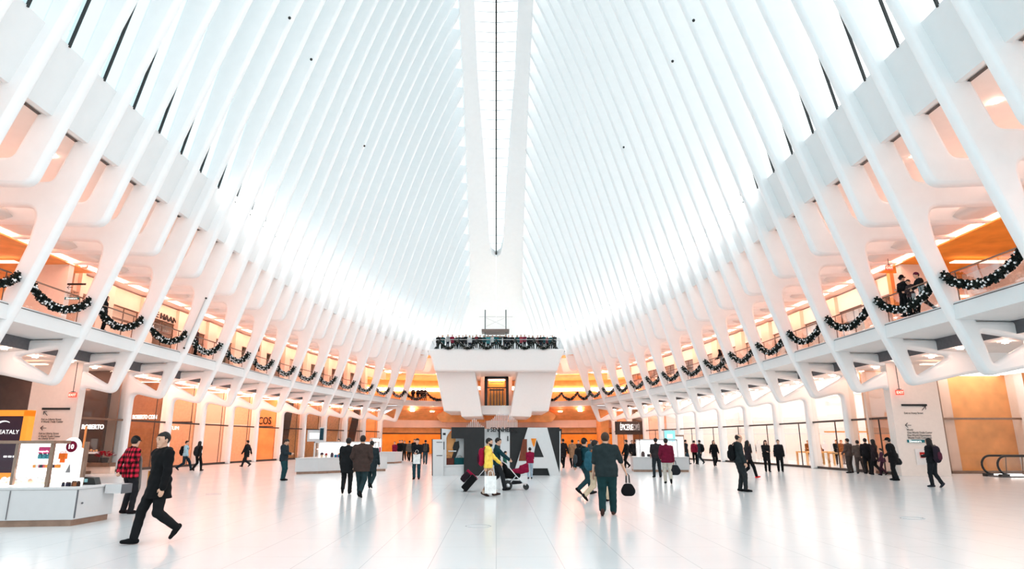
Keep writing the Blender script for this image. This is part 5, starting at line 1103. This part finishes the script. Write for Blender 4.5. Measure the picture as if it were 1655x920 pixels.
P_('person with red shoes hidden behind the tall balding man', 1212, 773, -80, h=1.70, q=1, top=(40, 34, 38), legs=BLK, shoes=(220, 36, 36), pose=WALK(.3, 1), hair='long')
P_('person in dark patterned coat behind the tall man', 1211, 750, 180, h=1.72, q=1, top=(48, 42, 44), hem=.7, legs=BLK, hair='long'); P_('person in dark jacket farther behind the tall man', 1218, 749, 160, h=1.78, q=1, top=(44, 46, 56), legs=(30, 34, 40))
P_('woman in black coat holding a phone, left of two', 1241, 763, 172, h=1.70, q=1, top=(28, 28, 30), hem=.60, legs=BLK, hair='long', pose=PHONE, head=(0, 14)); P_('woman in black coat with short hair, right of two', 1262, 763, 160, h=1.72, q=1, top=(26, 28, 32), hem=.62, legs=BLK, pose=STAND)
# --- right store and queue
for l, px, py, yw, c, h in (('person in black bending over the deeper store table', 1309, 748, 150, BLK, 1.72), ('person in navy at the deeper store table', 1319, 748, 170, NAVY, 1.74), ('person in dark grey beside the deeper store table', 1326, 749, 200, CHAR, 1.70), ('person in black behind the store table by the queue', 1356, 752, 160, BLK, 1.76), ('person in navy behind the store table by the queue', 1363, 751, 190, NAVY, 1.74)):
    P_(l, px, py, yw, h=h, q=0, top=c, legs=BLK, pose=PHONE, head=(0, 20))
P_('tall person in brown uniform jacket at the left of the queue', 1376, 765, 25, h=1.78, q=1, top=(84, 70, 66), legs=(70, 60, 56), girth=1.12, leg_g=1.2, pose=dict(fl=(-.20, -.05), fr=(.18, .06), hl=(-.24, .2, .98), hr=(.24, .2, .98)))
P_('shorter person in brown uniform jacket in the queue', 1392, 766, -20, h=1.68, q=1, top=(90, 76, 70), legs=(76, 64, 60), girth=1.15, leg_g=1.25, pose=dict(fl=(-.16, -.08), fr=(.20, .08), hl=(-.2, .2, 1.0), hr=(.24, .1, .9)), hat=('cap', (52, 46, 44)))
P_('slim person in black in the middle of the queue', 1405, 767, -30, h=1.80, q=1, top=(28, 24, 26), legs=(26, 24, 26), pose=WALK(.2, 1))
P_('person in dark coat with long hair in the queue', 1418, 768, 30, h=1.74, q=1, top=(40, 30, 34), legs=(28, 26, 28), hem=.68, hair='long', pose=WALK(.18, -1))
P_('child in dark and purple at the end of the queue', 1429, 769, 60, h=1.30, q=1, top=(70, 40, 56), legs=(50, 22, 36), pose=WALK(.16, 1))
P_('person in tan jacket behind the queue', 1424, 764, 180, h=1.74, q=1, top=(170, 116, 76), legs=BLK)
a = P_('heavy man in black coat bending slightly beside the right pier', 1449, 777, 40, h=1.80, q=2, top=(20, 20, 22), legs=(22, 22, 24), hem=.72, girth=1.30, leg_g=1.2, lean=10, pose=dict(fl=(-.16, -.1), fr=(.18, .14, 0, 0), hl=(-.22, .22, 1.0), hr=(.28, .1, .84)), hat=('cap', BLK))
bag('dark bag at the hip of the heavy man in black', a['W']((.42, .0, .62)), (.26, .12, .3), CHAR, handle=.2, name='carried_bag', soft=True)
a = P_('woman in black jacket with floral backpack walking at the right', 1513, 788, 24, h=1.74, q=2, top=(24, 24, 28), legs=(30, 32, 36), hair='long', pose=dict(fl=(-.02, .10, 0, 0), fr=(.03, -.22, .06, 36), hl=(-.14, .24, 1.1), hr=(.2, .14, .95)), shoes=(52, 54, 60), girth=1.05)
backpack('dark floral backpack on the woman at the right', a, (44, 34, 44), 1.1, (86, 40, 56))
# --- galleries
def G_(label, sg, px, py, Y, yaw, **k):
    x, z = fy(px, py, Y); return person(label, x, Y, yaw, z0=6.72, **k)
G_('woman in black with long hair on the left gallery', -1, 168, 510, 30.0, -75, h=1.72, q=1, top=BLK, hem=.62, legs=BLK, hair='long')
G_('man in cap and black jacket at the right gallery rail', 1, 1462, 480, 26.3, 100, h=1.76, q=2, top=BLK, legs=BLK, pose=PHONE, hat=('brim', BLK), girth=1.1, head=(-160, 0))
G_('person in dark coat with maroon cap leaning at the right gallery rail', 1, 1493, 476, 25.6, 80, h=1.78, q=2, top=(24, 24, 26), legs=BLK, pose=PUSH, lean=14, hat=('beanie', (84, 26, 50)))
G_('shorter person in brown jacket between the two at the right gallery rail', 1, 1474, 485, 25.9, 95, h=1.50, q=2, top=(58, 44, 46), legs=BLK, pose=PHONE, head=(0, 20))
G_('person in dark hooded coat leaning over the right gallery rail', 1, 1168, 590, 48.3, 90, h=1.76, q=1, top=(34, 26, 28), hem=.7, legs=BLK, hood='up', lean=16, pose=PUSH)
G_('person in dark coat behind a garland midway on the left gallery', -1, 316, 556, 38.6, -90, h=1.70, q=0, top=(80, 44, 40), legs=BLK)
for i, (px, c) in enumerate(((668, BLK), (675.5, BLK), (682, (40, 34, 34)), (687, BLK))):
    x, z = fy(px, 640, 84.6); person('%s person from the left watching from the far balcony' % ORD[i], x, 84.3+.3*(i % 2), 180, z0=6.72, h=1.72, q=0, top=c, legs=BLK, pose=POCKET)
# --- crowd on the overlook
CR = [(704, BLK, 2), (709, (130, 70, 70), 2), (716, TEAL, .2), (724, (150, 150, 150), 1), (731, MAROON, 1), (737, BLK, .8), (742, CHAR, .2), (748, BLK, .3), (753, (26, 28, 34), 1.2), (759, (200, 200, 200), .3), (764, BLK, .5), (770, (120, 40, 50), 1.2), (776, BLK, .2), (782, TEAL, .3), (789, (60, 130, 136), .1), (796, (210, 210, 208), .2), (802, (20, 90, 96), .1), (808, (36, 60, 64), .3),
      (817, BLK, 1.6), (822, (40, 44, 50), .3), (828, BLK, .2), (836, TEAL, .2), (842, (150, 60, 70), 1.4), (848, (110, 36, 56), 1.3), (855, BLK, .3), (861, CHAR, .4), (869, (90, 60, 62), .3), (874, BLK, .2), (879, TEAL, 1.6), (885, (120, 60, 66), .8), (890, (30, 70, 76), .2), (897, BLK, .3), (903, (60, 64, 66), .9)]
nm = {BLK: 'black', CHAR: 'charcoal', TEAL: 'teal', MAROON: 'maroon'}
for i, (px, c, dy) in enumerate(CR):
    Y = 72.95+dy*1.1 if dy < .9 else 75.5+dy*.3; x = fy(px, 552, Y)[0]; x = -7.0+.5*i if i < 2 else 7.0-.5*(32-i) if i > 30 else max(-6.6, min(6.4, x))
    w = '%s from the left' % (ORD[i] if i < 20 else ['twenty-first', 'twenty-second', 'twenty-third', 'twenty-fourth', 'twenty-fifth', 'twenty-sixth', 'twenty-seventh', 'twenty-eighth', 'twenty-ninth', 'thirtieth', 'thirty-first', 'thirty-second', 'thirty-third'][i-20])
    person('person in %s at the overlook rail, %s' % (nm.get(c, 'a coloured top'), w), x, Y, 180+((i*37) % 50)-25, z0=11.92 if dy < .9 else 12.42, h=1.68+.04*((i*7) % 7), girth=1.2, q=0, top=c, legs=BLK if i % 3 else NAVY, pose=(STAND, POCKET, PHONE)[i % 3], hair='long' if i % 4 == 1 else 'short', hem=.84 if i % 2 else .68, group='crowd on the overlook')
